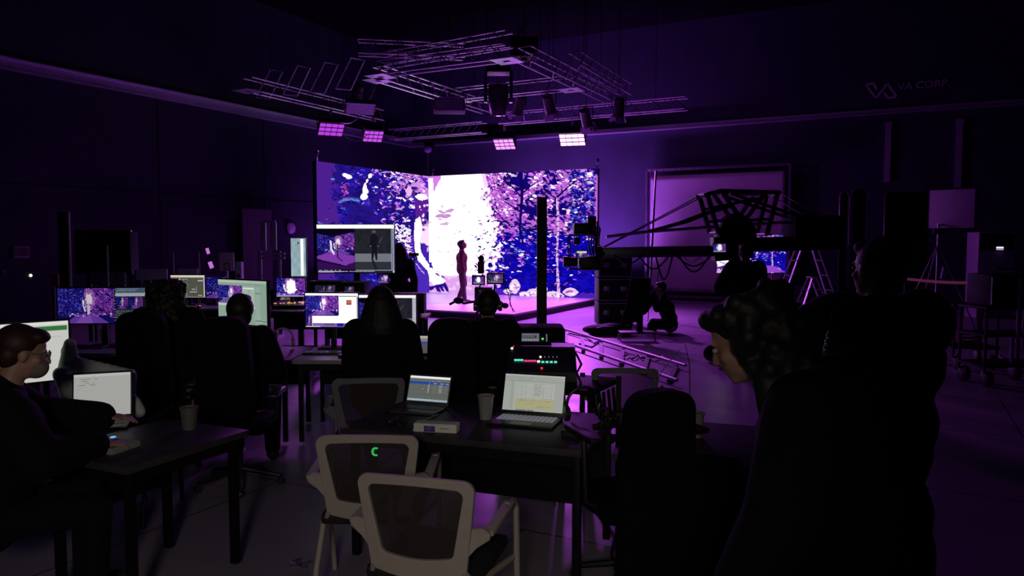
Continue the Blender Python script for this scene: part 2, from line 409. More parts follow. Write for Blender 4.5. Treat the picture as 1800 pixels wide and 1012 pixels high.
# right wall
leaves(1500, (832, 1045), (298, 425), (2, 6), DK + [(.07, .02, .50), (.05, .02, .58)], (-.4, 1.2), clu=.47)
leaves(1500, (830, 1045), (298, 430), (1.2, 5), PK + PK + MG + WH[:1], (-.6, 1.0), clu=-.52)
leaves(260, (830, 1000), (298, 420), (1.2, 4), WH, (-.6, 1.0), clu=-.45)
leaves(1100, (850, 1045), (410, 515), (3, 8), [(.05, .02, .70), (.03, .01, .62), (.08, .04, .74)], (-.3, .5))
leaves(900, (848, 1045), (405, 500), (1.2, 5), CY + PK + WH + WH, (-.4, .6), lambda x, y: max(.16, 1 - (x - 848) / 105) * (1 if y < 470 else .5), clu=.44)
leaves(110, (905, 960), (398, 470), (1.5, 5), CY + PK[:1], (-.2, .3), clu=.5)
leaves(200, (950, 1020), (380, 500), (1.2, 4), PK + MG, (-.5, .6), lambda x, y: 1 - abs(x - 985) / 60, clu=.45)
leaves(500, (1002, 1045), (300, 400), (2, 5), BL + DK + [(.05, .02, .62)], (-.8, .8)); leaves(90, (1002, 1045), (300, 400), (1.5, 4), CY, (-.8, .8))
leaves(700, (828, 885), (300, 370), (1.5, 4), MG + PK + MG, (.2, 1.2)); leaves(200, (830, 890), (300, 370), (1, 3), WH + PK, (.2, 1.2)); leaves(90, (835, 890), (300, 370), (1, 3.5), DK, (.2, 1.2))
leaves(160, (880, 1020), (298, 330), (2, 5), WH + PK, (-.5, .5), clu=-.5)
# branches and trunks
LC.stroke([(915 - OX, 300 - OY), (918 - OX, 340 - OY), (914 - OX, 400 - OY), (920 - OX, 430 - OY)], [3.5, 2.5, 2, 1.5], (.06, .01, .35))
for x0, y0, x1, y1 in ((916, 345, 890, 318), (917, 340, 945, 318), (916, 372, 885, 352), (980, 345, 1010, 318), (980, 352, 955, 330), (850, 350, 888, 388), (862, 385, 905, 425)):
    LC.stroke([(x0 - OX, y0 - OY), (x1 - OX, y1 - OY)], [1.6, .8], (.08, .02, .38))
LC.stroke([(980 - OX, 350 - OY), (981 - OX, 400 - OY), (979 - OX, 450 - OY), (982 - OX, 512 - OY)], [2, 2.2, 1.8, 3], (.88, .72, .92))
for y in range(352, 508, 9): lf(981 + rg.uniform(-2, 2), y, 2.5, 1.4, rg.uniform(-1, 1), (.45, .18, .6))
# glow
g = np.hypot((X - 800) / np.where(Y > 390, 74, 58), (Y - 385) / 122) + .42 * (noise2(X.shape, 4, 21) - .5) * (Y > 330) + .22 * (n1 - .5)
m_ = (~left) & (g < 1.0); LC.a[m_] = (1, 1, 1)
m_ = (~left) & (g >= 1.0) & (g < 1.08); LC.a[m_] = (.97, .85, 1)
m_ = (~left) & (X < 775) & (Y < 335) & (np.hypot((X - 806) / 42, (Y - 345) / 46) > 1); LC.a[m_] = (.86, .50, .94)
leaves(150, (835, 900), (380, 480), (1.5, 4.5), DK + MG + [(.5, .35, .7)], (-1, 1))
leaves(45, (760, 840), (360, 480), (1.5, 4), [(.85, .72, .88), (.92, .82, .94)], (-1, 1)); leaves(14, (770, 792), (368, 396), (4, 10), [(.78, .58, .82)], (-.3, .3))
# ground
gy = 506 + np.clip((X - 900) / 60, -1, 1) * 5 + 4 * (n2 - .5)
m_ = (~left) & (Y > gy - 24) & (X < 870 - (Y - 480) * 0.2 + 20 * n2) & (Y > 484); LC.a[m_] = np.where((noise2((510, 495), 9, 31)[::2][:255][m_] + .3 * noise2((2550, 495), 24, 33)[::10][:255][m_] > .62)[:, None], (.90, .64, .95), (.96, .78, .98))
m_ = (~left) & (Y > gy + 4) & (X >= 850); LC.a[m_] = (.30, .12, .70)
for x, y, a, b in ((939, 515, 16, 6), (952, 508, 11, 9), (905, 503, 10, 10), (893, 512, 8, 4), (975, 518, 17, 5), (1003, 513, 14, 6), (922, 517, 9, 4)):
    lf(x, y, a, b * 1.3, rg.uniform(-.1, .1), (.95, .80, .95)); 
    for _ in range(7): lf(x + rg.uniform(-a, a) * .7, y + rg.uniform(-.4, .6) * b, 3, 1.2, rg.uniform(-.6, .6), rg.choice([(.6, .3, .7), (1, .95, 1)]))
leaves(26, (1000, 1044), (300, 420), (2, 4), WH, (-.5, .5)); leaves(6, (1030, 1044), (300, 345), (4, 6), WH, (-.5, .5))
# giant figure across the corner
def pl(pts, c): LC.poly([(x - OX, y - OY) for x, y in pts], c)
def st(pts, r, c): LC.stroke([(x - OX, y - OY) for x, y in pts], r, c)
PU = (.32, .12, .56); BV = (.30, .16, .72); W1 = (1, .98, 1)
pl([(741, 312), (757, 313), (757, 332), (749, 330), (744, 324)], (.36, .12, .78))
leaves(26, (744, 757), (318, 350), (1.2, 3), PK + MG + WH, (-1, 1))
pl([(752, 314), (757, 314), (757, 392), (754, 392), (756, 350)], (.94, .74, .97))
st([(759.5, 314), (760, 335), (758, 352), (758, 395)], [1.5, 2.5, 2, 1.5], (1, 1, 1))
pl([(738, 398), (757, 392), (757, 434), (745, 430), (738, 425)], (.97, .86, .98))
leaves(20, (744, 757), (385, 404), (1.2, 3), [(.80, .55, .85), (.9, .7, .92)], (-1, 1))
pl([(725, 519), (730, 465), (724, 425), (723, 412), (727, 412), (728, 436), (733, 456), (750, 474), (757, 486), (757, 519)], BV)
pl([(743, 426), (756, 433), (759, 465), (763, 474), (757, 470), (748, 456), (741, 444)], (.28, .12, .70)); lf(752, 438, 2, 5, .1, (.88, .7, .95))
pl([(729, 350), (753, 350), (755, 363), (749, 375), (746, 395), (741, 394), (737, 382), (730, 382)], (.36, .12, .58))
for x, y, a, b in ((738, 363, 1.4, 2.5), (746, 361, 2.4, 1.8), (751, 360, 1.8, 1.8), (744, 378, 2, 3.2), (740, 368, 1, 1.5), (744, 386, 2, 2)): lf(x, y, a, b, .3, (1, .88, 1))
lf(741, 346, 11, 5.5, .08, (1, 1, 1)); lf(719, 336, 6, 9, .1, (.95, .72, .96)); lf(727, 340, 3, 7, 0, PU)
st([(704, 330), (716, 300)], .8, (.75, .45, .85)); st([(712, 326), (724, 304)], .8, (.75, .45, .85)); st([(722, 326), (736, 308)], .8, (.78, .5, .88))
pl([(729, 386), (738, 380), (741, 392), (742, 402), (738, 425), (741, 444), (748, 456), (762, 474), (773, 480), (784, 494), (781, 497), (762, 501), (757, 492), (751, 474), (734, 457), (729, 436), (727, 411)], W1)
st([(729, 386), (727, 411), (728, 436), (733, 457), (750, 475)], [.8, 1, 1, 1.2, 1], (.30, .12, .66)); lf(744, 403, 3, 2, .8, (.45, .25, .7)); lf(739.5, 433, 1, 5, 0, (.55, .4, .8)); st([(731, 462), (740, 474), (746, 481)], .7, (.9, .8, 1))
pl([(757, 503), (770, 500), (783, 496), (787, 505), (789, 513), (785, 512), (781, 505), (778, 503), (782, 513), (777, 512), (772, 504), (775, 513), (769, 512), (765, 505), (757, 511)], (.16, .05, .55))
lf(769, 482, 5, 2, .7, (.5, .25, .7)); lf(778, 486, 4, 1.5, .8, (.3, .1, .6))
LED = LC.a
def led_wall(nm, label, x0, y0, x1, y1, cols, thick):
    t = thing(nm, label, 'display wall', (x0, y0, SZ)); a, b = Vector((x0, y0, SZ)), Vector((x1, y1, SZ))
    U = np.linspace(0, 1, cols + 1); U = (U[:-1] + U[1:]) / 2; rows = 230
    V = (np.arange(rows) + .5) / rows; img = np.zeros((rows, cols, 3))
    for j, u in enumerate(U):
        p = a.lerp(b, u); xa, ya = to_px(p + Vector((0, 0, LH))); xb, yb = to_px(p)
        xx = xa + (xb - xa) * V; yy = ya + (yb - ya) * V
        side = (min(xx[0], 756.4) if nm.endswith('l') and x0 == x1 else xx[0])
        ix = np.clip((xx - OX), 0, 494).astype(int); ix = np.minimum(ix, 756 - OX) if x0 == x1 else np.maximum(ix, 758 - OX)
        img[:, j] = LED[np.clip(yy - OY, 0, 254).astype(int), ix]
    z = Vector((0, 0, LH)); nrm = Vector((1, 0, 0)) if x0 == x1 else Vector((0, -1, 0))
    pixel_screen('pixel_face', [a + z, b + z, b, a], img, t, gain=1.0, world=True, hot=1.9)
    c = (a + b) / 2 - nrm * (thick / 2 + .01) + z / 2
    sz = (thick, (b - a).length, LH) if x0 == x1 else ((b - a).length, thick, LH)
    MB().box(c, sz).build('cabinet_panels', MBLACK, t, smooth=False, world=True)
    gr = MB()
    for k_ in range(12):
        q = a.lerp(b, (k_ + .5) / 12) - nrm * (thick + .06); gr.tube([q, q + z], .02, 6)
    gr.build('support_frame', MBLACK, t, world=True)
    return t
led_wall('display_wall', 'giant lit display wall at the left of the stage showing blue forest and a pale arm', LX, LYF, LX, LY, 200, .12)
led_wall('display_wall', 'giant lit display wall behind the stage showing white glow, trees and rocks', LX, LY, LXR, LY, 285, .12)
# little cameras and trackers along the top of the display walls
for b, lb in (((LX - .06, LYF + .08, SZ + LH), 'small tracking sensor on the far left top corner of the display walls'), ((LX + .12, LY + .06, SZ + LH), 'small tracking sensor above the corner where the display walls meet'), ((LXR - .05, LY + .06, SZ + LH), 'small tracking sensor on the right top end of the display wall')):
    t = thing('tracking_sensor', lb, 'sensor', b)
    MB().box((0, 0, .04), (.05, .05, .12)).tube([(0, 0, .05), (.03, 0, .2)], .012).build('bracket', DALU, t)
    MB().ell((.03, -.02, .22), (.05, .05, .05)).build('lens_head', DARK, t)
# ============================================================ OVERHEAD RIG
H = 5.4
def truss(label, p, q, s_=.30, plates=(True, True), step=.55, drop=True):
    p, q = Vector(p), Vector(q); ax = (q - p); L = ax.length; rz = math.atan2(ax.y, ax.x)
    t = thing('lighting_truss', label, 'truss', p, rz, 'lighting trusses hung over the stage')
    h = s_ / 2
    for y in (-h, h):
        for z in (0, s_): MB().tube([(0, y, z), (L, y, z)], .021, 8).build('chord', ALU, t)
    br = MB(); n = max(2, int(L / step))
    for k in range(n):
        a, b = L * k / n, L * (k + 1) / n
        for y in (-h, h): br.tube([(a, y, 0), ((a + b) / 2, y, s_), (b, y, 0)], .012, 6)
        if k % 2 == 0: br.tube([(a, -h, 0), (b, h, 0)], .012, 6)
        br.tube([(a, -h, s_), (a, h, s_)], .012, 6)
    br.build('bracing', mat('dark_brace_metal', (.10, .085, .12), .45, .6), t)
    for e, on in ((0, plates[0]), (L, plates[1])):
        if on:
            f = MB(); w_ = .26
            f.ring([(e - w_, -w_, -.03), (e + w_, -w_, -.03), (e + w_, w_, -.03), (e - w_, w_, -.03)], [(e - .08, -.06, -.03), (e + .08, -.06, -.03), (e + .08, .06, -.03), (e - .08, .06, -.03)], (0, 0, .012))
            f.build('corner_plate', mat('plate_aluminium', (.60, .55, .66), .45, .6), t, smooth=False)
    for e in (L * .15, L * .85): MB().tube([(e, 0, s_), (e, 0, ZC - p.z)], .008, 6).build('hanging_cable', CABLE, t)
    return t
TL_ = [
 ('left outer truss running back over the left display wall', (-14.2, 13.4, H), (-14.2, 18.6, H)),
 ('truss running back above the glowing middle of the stage', (-10.65, 13.9, H), (-10.65, 18.9, H)),
 ('right truss running back above the right end of the stage', (-6.95, 13.9, H), (-6.95, 19.0, H)),
 ('long front cross truss with big square end plates over the stage front', (-10.35, 13.6, H), (-7.2, 13.6, H)),
 ('cross truss behind the moving head light, midway over the stage', (-10.35, 16.9, H), (-7.2, 16.9, H)),
 ('rear cross truss low in view behind the unlit lamps', (-10.35, 19.2, H - .3), (-5.0, 19.2, H - .3)),
 ('slanting truss above the front left of the rig', P(630, 95, 17.2), P(815, 122, 17.6)),
 ('upper cross truss rising to the dark hoist box', P(665, 120, 17.9), P(895, 82, 15.9)),
 ('rear left truss low in view behind the left lit panels', (-14.2, 19.2, H - .5), (-10.9, 19.2, H - .5)),
 ('far right truss faintly seen beyond the right rig end', P(1010, 115, 17.5), P(1100, 165, 21)),
]
for i, a in enumerate(TL_): truss(a[0], a[1], a[2], plates=(i in (0, 1, 3, 4), i in (3, 4)))
# tall ladder-like hoop brackets on the left truss
for i, (px, py) in enumerate(((470, 150), (518, 144), (566, 139), (612, 132))):
    b = P(px, py, 19.5 - i * .6); t = thing('hoop_bracket', ['leftmost hoop bracket leaning over the left truss', 'second hoop bracket from the left over the left truss', 'third hoop bracket from the left over the left truss', 'hoop bracket nearest the truss corner plate'][i], 'bracket', b, YAW, 'hoop brackets over the left truss')
    MB().tube([(-.30, 0, -.30), (.05, .1, .42), (.36, .1, .36), (.05, 0, -.34), (-.30, 0, -.30)], .022, 6).build('hoop', ALU, t)
    MB().tube([(-.1, 0, -.32), (-.1, 0, ZC - b.z)], .006, 5).build('hanging_wire', CABLE, t)
# dark hoist box and winch
b = P(921, 96, 16.8); t = thing('hoist_box', 'black hoist box above the lit square plate in the rig centre', 'hoist', b, YAW)
MB().box((0, 0, .12), (.62, .5, .42), bev=.02).tube([(-.2,0,.3),(0,0,.6)],.02).build('housing', MBLACK, t); MB().tube([(0, 0, .3), (0, 0, ZC - b.z - .01)], .02).build('chain', DALU, t)
MB().lathe([(.07, -.12), (.07, 0)], (0, 0, -.02)).build('hook_block', MBLACK, t)
# ------------------------------------------------------------ soft panel lights
PUR = (.62, .10, 1.0)
def panel_light(px, py, d, label, faces, strength, w_=.72, h_=.44, hot=None, pitch=55, aim=None, energy=0., dyaw=0, cone=110):
    c = P(px, py, d); rz = YAW + dyaw
    t = thing('panel_light', label, 'stage light', c, rz, 'lit magenta panel lights under the rig')
    R = Euler((math.radians(90 - pitch) * 1.0, 0, 0)).to_matrix()     # face normal local -Z tilted toward the hall
    R = Euler((-math.radians(90 - pitch), 0, 0)).to_matrix()
    def TR(p): return R @ Vector(p)
    MB().box(TR((0, 0, .10)), (w_, h_, .16), R, .02).build('housing', MBLACK, t)
    MB().box(TR((0, 0, .20)), (w_ * .8, h_ * .7, .06), R, .01).build('heat_sink', DARK, t)
    sg = w_ / 2 + .03
    MB().tube([TR((-sg, 0, .1)), (-sg, 0, .38), (sg, 0, .38), TR((sg, 0, .1))], .016).build('yoke', MBLACK, t)
    MB().box((0, 0, .44), (.07, .05, .12)).tube([(0, 0, .46), (0, 0, ZC - c.z - .004)], .008).build('clamp', DALU, t)
    m = mat('panel_glow_%d' % int(strength * 10), (.03, .01, .04), .5, emit=faces, strength=strength)
    n = m.node_tree.nodes; l = m.node_tree.links; b_ = n['Principled BSDF']
    cg, rg_ = MB(), MB()
    for i in range(4):
        for j in range(3):
            x = (i - 1.5) * w_ / 4; y = (j - 1) * h_ / 3
            cg.ell(TR((x, y, -.012)), (w_ / 8 * .92, h_ / 6 * .92, .018), R, 10, 6)
    cg.box(TR((0, 0, -.004)), (w_, h_, .012), R)
    cg.build('light_cells', m, t)
    gr = MB()
    for i in range(5): gr.box(TR(((i - 2) * w_ / 4, 0, -.02)), (.008, h_, .03), R)
    for j in range(4): gr.box(TR((0, (j - 1.5) * h_ / 3, -.02)), (w_, .008, .03), R)
    gr.build('cell_grid', MBLACK, t, smooth=False)
    if energy:
        o = lamp('panel_light_beam', 'SPOT', c + Euler((0, 0, rz)).to_matrix() @ TR((0, 0, -.12)), energy, PUR, aim, spot_size=math.radians(cone), spot_blend=1.0, shadow_soft_size=.3)
    return t
panel_light(582, 227, 20.6, 'leftmost lit panel light, large and magenta, under the left truss', (.55, .06, .85), .85, .66, .46, pitch=52, aim=(-10, 15.5, 0), energy=600, cone=172, dyaw=.45)
panel_light(656, 239, 20.9, 'second lit panel light from the left, smaller and magenta', (.60, .08, .88), .95, .52, .42, pitch=52, aim=(-9, 17, 0), energy=600, cone=172, dyaw=.4)
panel_light(887, 253, 22.0, 'third lit panel light, half bright, above the middle of the stage', (.85, .25, 1), 1.8, .60, .40, pitch=50, aim=(-8.5, 16.5, 0), cone=172, energy=650, dyaw=-.3)
panel_light(1006, 245, 20.5, 'brightest panel light glowing white-magenta, rightmost under the rig', (1, .45, 1), 2.6, .68, .42, pitch=48, aim=(-7.2, 15.8, 0), cone=96, energy=3600, dyaw=-.25)
# ------------------------------------------------------------ unlit fixtures
def moving_head(px, py, d, label, s_=1., yaw=0., tilt=0.):
    c = P(px, py, d); t = thing('moving_head_light', label, 'stage light', c, YAW + yaw)
    MB().box((0, 0, .42 * s_), (.36 * s_, .3 * s_, .14 * s_), bev=.02).build('base', MBLACK, t)
    MB().tube([(0, 0, .48 * s_), (0, 0, ZC - c.z - .004)], .008).box((0, 0, H - c.z - .03), (.1, .06, .1)).build('clamp', DALU, t)
    for x in (-1, 1): MB().box((x * .19 * s_, 0, .16 * s_), (.05 * s_, .12 * s_, .46 * s_), bev=.015).build('yoke_arm', DARK, t)
    R = Euler((tilt, 0, 0)).to_matrix()
    MB().lathe([(.10, .20), (.145, .16), (.15, 0), (.14, -.16), (.125, -.24), (.11, -.27)], (0, 0, .02), 24, R).build('head', DARK, t).scale = (s_, s_, s_)
    MB().lathe([(.12, -.272), (.125, -.27), (.10, -.275), (.06, -.28), (0, -.282)], (0, 0, .02), 24, R).build('lens', mat('violet_glass_lens', (.12, .06, .2), .08, spec=.9), t).scale = (s_, s_, s_)
    MB().box((0, -.152 * s_, .18 * s_), (.24 * s_, .01, .03 * s_)).build('trim_band', mat('pale_violet_band', (.55, .35, .7), .4), t)
    return t
moving_head(876, 172, 17.5, 'big round moving head light hanging in the rig centre', 1.55, 0, .25)
def flood(px, py, d, label, yaw=0., tilt=.5, w_=.66, h_=.42):
    c = P(px, py, d); t = thing('flood_light', label, 'stage light', c, YAW + yaw, 'unlit box lights on the rig')
    R = Euler((tilt, 0, 0)).to_matrix()
    MB().box((0, 0, 0), (w_, .16, h_), R, .02).build('housing', DARK, t)
    MB().box(R @ Vector((0, -.085, .0)), (w_ * .9, .012, h_ * .82), R).build('diffuser', mat('unlit_diffuser', (.30, .22, .40), .4), t)
    MB().box(R @ Vector((0, -.09, h_ / 2)), (w_, .03, .03), R).build('top_lip', mat('pale_violet_band', (.55, .35, .7), .4), t)
    MB().tube([(-w_ / 2 - .03, 0, 0), (-w_ / 2 - .03, 0, .32), (w_ / 2 + .03, 0, .32), (w_ / 2 + .03, 0, 0)], .014).tube([(0, 0, .32), (0, 0, ZC - c.z - .004)], .008).build('yoke', MBLACK, t)
    return t
flood(790, 187, 18.0, 'unlit box light with pale grey front left of the moving head light', .1, -.55, .74, .36)
flood(632, 188, 18.5, 'unlit box light seen edge-on above the second lit panel', .35, .9, .72, .36)
def spot_can(px, py, d, label, yaw, tilt):
    c = P(px, py, d); t = thing('spot_lamp', label, 'stage light', c, YAW + yaw, 'unlit barrel lamps at the rig right')
    R = Euler((tilt, 0, 0)).to_matrix()
    MB().lathe([(.09, .26), (.13, .22), (.14, -.16), (.16, -.2)], (0, 0, 0), 20, R).build('barrel', DARK, t)
    MB().lathe([(.155, -.2), (.157, -.215), (.0, -.2)], (0, 0, 0), 20, R).build('lens', mat('violet_glass_lens', (.12, .06, .2), .08), t)
    bd = MB()
    for a in range(4):
        bd.box(R @ (Matrix.Rotation(a * PI / 2, 3, 'Z') @ Vector((0, .17, -.27))), (.24, .006, .16), R @ Matrix.Rotation(a * PI / 2, 3, 'Z') @ Matrix.Rotation(.35, 3, 'X'))
    bd.build('barn_doors', mat('lilac_edge_metal', (.32, .22, .42), .4, .5), t, smooth=False)
    MB().tube([(-.19, 0, 0), (-.19, 0, .3), (.19, 0, .3), (.19, 0, 0)], .014).tube([(0, 0, .3), (0, 0, ZC - c.z - .004)], .008).build('yoke', MBLACK, t)
    return t
spot_can(965, 184, 18.6, 'black barrel lamp right of the moving head light', -.5, .6)
spot_can(1030, 208, 19.6, 'black barrel lamp just above the brightest panel light', -.5, .6)
spot_can(912, 186, 19.5, 'black barrel lamp half hidden between the moving head and its neighbour', .4, .5)
spot_can(1088, 190, 19.2, 'black barrel lamp at the far right end of the rig', .2, .3)
spot_can(628, 166, 20.0, 'small black lamp hanging under the left truss end', .9, .4)
# coiled cables on the rig
def hang_cable(label, pts, r=.012):
    o = MB().tube(pts, r, 6).build('hanging_cable_loop', CABLE); tag(o, label, 'cable', 'cable loops on the rig'); return o
def sag(a, b, s_, n=14): return [Vector(a).lerp(Vector(b), k / n) - Vector((0, 0, s_ * math.sin(PI * k / n))) for k in range(n + 1)]
hang_cable('black cable looping from the left truss down to the leftmost lit panel', sag(P(660, 152, 19), P(598, 215, 20.4), .35))
hang_cable('black cable sagging between the two left lit panels', sag(P(600, 232, 20.6), P(650, 232, 20.8), .25))
# globe camera on a slim pole behind the corner of the display walls
b = P(752, 262, 24.6); t = thing('globe_lamp', 'small round lamp on a slim pole above the corner of the display walls', 'lamp', (b.x, b.y, 0))
MB().tube([(0, 0, 0), (0, 0, b.z - .1)], .03).build('pole', DALU, t)
MB().ell((0, 0, b.z), (.13, .13, .13)).build('globe', mat('violet_grey_globe', (.4, .35, .5), .3), t)
MB().box((-.0, .1, b.z + .16), (.3, .2, .2), bev=.03).build('bracket', MBLACK, t)
for a in range(3): MB().tube([(0, 0, .5), (.4 * math.cos(a * 2.1), .4 * math.sin(a * 2.1), .02)], .012).build('leg', DALU, t)
# ============================================================ PEOPLE
SKIN = mat('skin', (.42, .24, .17), .5, var=.06)
def fuse(mb, name, m, parent, vox=.01, it=4):
    """weld overlapping limb pieces into one continuous surface"""
    o = mb.build(name, m, None); r = o.modifiers.new('r', 'REMESH'); r.mode = 'VOXEL'; r.voxel_size = vox
    if it: q = o.modifiers.new('s', 'SMOOTH'); q.iterations = it; q.factor = .5
    bpy.context.view_layer.update(); dg = bpy.context.evaluated_depsgraph_get()
    me = bpy.data.meshes.new_from_object(o.evaluated_get(dg)); old = o.data; o.modifiers.clear(); o.data = me; bpy.data.meshes.remove(old)
    me.name = name; me.polygons.foreach_set('use_smooth', [True] * len(me.polygons))
    if not me.materials: me.materials.append(m)
    o.parent = parent; return o
V = Vector
def sit(lean=.04, arms=((.215, .14, .80), (.16, .42, .80)), seat=.50, head=(0, .04), width=.165):
    return dict(pelvis=V((0, 0, seat + .08)), chest=V((0, lean * .7, seat + .40)), neck=V((0, lean, seat + .60)), head=V((0, lean + head[1], seat + .735)), hyaw=0, hpitch=0,
        sh=[V((s_ * width, lean * .9, seat + .53)) for s_ in (-1, 1)], el=[V((s_ * arms[0][0], arms[0][1], arms[0][2])) for s_ in (-1, 1)],
        wr=[V((s_ * arms[1][0], arms[1][1], arms[1][2])) for s_ in (-1, 1)], hip=[V((s_ * .10, 0, seat + .04)) for s_ in (-1, 1)],
        kn=[V((s_ * .14, .42, seat + .03)) for s_ in (-1, 1)], an=[V((s_ * .14, .40, .09)) for s_ in (-1, 1)], toe=[V((s_ * .15, .58, .035)) for s_ in (-1, 1)], hd=[V((0, 1, -.25))] * 2)
def stand(h=1.72, lean=0., width=.165):
    k = h / 1.72
    J = dict(pelvis=V((0, 0, .95)), chest=V((0, lean * .6, 1.25)), neck=V((0, lean, 1.46)), head=V((0, lean + .02, 1.60)), hyaw=0, hpitch=0,
        sh=[V((s_ * width, lean * .9, 1.40)) for s_ in (-1, 1)], el=[V((s_ * .24, -.03 + lean * .8, 1.12)) for s_ in (-1, 1)], wr=[V((s_ * .25, .05 + lean * .6, .87)) for s_ in (-1, 1)],
        hip=[V((s_ * .09, 0, .90)) for s_ in (-1, 1)], kn=[V((s_ * .10, .02, .50)) for s_ in (-1, 1)], an=[V((s_ * .11, -.02, .09)) for s_ in (-1, 1)], toe=[V((s_ * .13, .15, .03)) for s_ in (-1, 1)], hd=[V((0, .1, -1))] * 2)
    for a in J:
        if isinstance(J[a], Vector): J[a] = J[a] * k
        elif isinstance(J[a], list) and a != 'hd': J[a] = [v * k for v in J[a]]
    return J
def hand(mb, w_, d, side, curl=.5, up=V((0, 0, 1))):
    d = d.normalized(); sd = d.cross(up)
    if sd.length < .1: sd = d.cross(V((0, 1, 0)))
    sd.normalize(); n = sd.cross(d).normalized()
    R = Matrix((sd, d, n)).transposed()
    mb.ell(w_ + d * .045, (.040, .052, .016), R, 14, 10)
    for i, (x, L) in enumerate(((-.030, .068), (-.010, .078), (.010, .073), (.029, .058))):
        a = w_ + sd * x + d * .085; b = a + d * L * .5 * math.cos(curl * .5) - n * L * .5 * math.sin(curl * .5); c = b + d * L * .5 * math.cos(curl * 1.4) - n * L * .5 * math.sin(curl * 1.4)
        mb.chain([a - d * .02, b, c], [.0092, .0085, .007], 8)
    t = w_ + sd * (-side * .032) + d * .03; mb.chain([w_ + sd * (-side * .02) + d * .015, t + sd * (-side * .018) + d * .018, t + sd * (-side * .022) + d * .05 - n * .01], [.012, .010, .008], 8)
def person(label, loc, rz, J, skin=SKIN, top=None, legs=None, hair=None, hairstyle='short', bulky=0., curl=.5, vox=.009, group=None, mask=None, glasses=False, shoes=True, headphones=False, sleeves=True, s_=1.):
    top = top or mat('black_top', (.006, .0055, .007), .9, bump=.1, spec=.2); legs = legs or mat('black_trousers', (.006, .006, .007), .9, spec=.2)
    hair = hair or mat('dark_hair', (.004, .003, .003), .9, scale=60, spec=.08)
    t = thing('person', label, 'person', loc, rz, group); t.scale = (1, 1, 1)
    HR = Euler((J['hpitch'], 0, J['hyaw'])).to_matrix(); hc = J['head']
    def hp(x, y, z): return hc + HR @ V((x, y, z))
    b = MB()
    b.cap(J['neck'] - V((0, 0, .03)), hp(0, -.02, -.05), .056, .052)
    b.ell(hp(0, -.012, .03), (.076, .095, .088), HR).ell(hp(0, .018, -.035), (.060, .075, .078), HR).ell(hp(0, .062, -.085), (.030, .026, .022), HR)
    b.chain([hp(0, .082, .018), hp(0, .104, -.022)], [.010, .014], 8); b.ell(hp(0, .092, -.030), (.018, .012, .010), HR, 10, 8)
    for s2 in (-1, 1):
        b.ell(hp(s2 * .077, -.005, -.005), (.010, .020, .032), HR, 10, 8); b.ell(hp(s2 * .030, .078, .028), (.022, .012, .007), HR, 10, 8); b.ell(hp(s2 * .045, .055, -.02), (.02, .02, .018), HR, 10, 8)
    b.ell(hp(0, .086, -.056), (.024, .010, .006), HR, 10, 8).ell(hp(0, .084, -.067), (.021, .010, .006), HR, 10, 8)
    pe, ch, ne = J['pelvis'], J['chest'], J['neck']
    b.chain([pe, (pe + ch) / 2, ch, ne], [.125, .115, .135, .06]); b.cap(J['hip'][0], J['hip'][1], .105); b.cap(J['sh'][0], J['sh'][1], .062)
    for i in (0, 1):
        b.chain([J['sh'][i], J['el'][i], J['wr'][i]], [.052, .040, .028]); b.chain([J['hip'][i], J['kn'][i], J['an'][i]], [.085, .058, .038])
        b.chain([J['an'][i] - V((0, 0, .02)), J['toe'][i]], [.040, .032], 10); hand(b, J['wr'][i], J['hd'][i], -1 if i == 0 else 1, curl)
    fuse(b, 'body', skin, t, vox)
    for s2 in (-1, 1):
        MB().ell(hp(s2 * .030, .080, .008), (.013, .009, .008), HR, 12, 8).build('eye', mat('eye_white_dark_iris', (.35, .3, .3), .2, var=.8, scale=90), t)
    k = .018 + bulky
    c = MB().chain([pe - V((0, 0, .04)), (pe + ch) / 2, ch, ne - V((0, 0, .05))], [.125 + k, .115 + k, .138 + k, .075]); c.cap(J['sh'][0], J['sh'][1], .058 + k * .7)
    for i in (0, 1): c.cap(ne - V((0, 0, .045)), J['sh'][i] - V((0, 0, .01)), .06, .056 + k * .6)
    c.cap(ch + V((-.06, 0, 0)), ch + V((.06, 0, 0)), .12 + k); c.cap(pe + V((-.05, 0, .08)), pe + V((.05, 0, .08)), .11 + k)
    c.chain([ne - V((0, 0, .04)), ne + V((0, -.005, .0))], [.075, .066])
    for i in (0, 1):
        w2 = J['el'][i].lerp(J['wr'][i], .93) if sleeves else J['sh'][i].lerp(J['el'][i], .8)
        c.chain([J['sh'][i], J['el'][i], w2] if sleeves else [J['sh'][i], w2], [.056 + k, .046 + k, .034 + k * .8] if sleeves else [.056 + k, .05 + k])
    fuse(c, 'jacket' if bulky > 0 else 'top', top, t, .012)
    g = MB().cap(J['hip'][0] + V((0, 0, .03)), J['hip'][1] + V((0, 0, .03)), .118)
    for i in (0, 1): g.chain([J['hip'][i], J['kn'][i], J['an'][i] + V((0, 0, .02))], [.100, .076, .060])
    fuse(g, 'trousers', legs, t, .012)
    if shoes:
        for i in (0, 1):
            f = MB().chain([J['an'][i] - V((0, 0, .03)), J['toe'][i]], [.052, .042], 10); fuse(f, 'shoe', mat('black_shoe', (.015, .013, .015), .5), t, .01)
    h = MB()
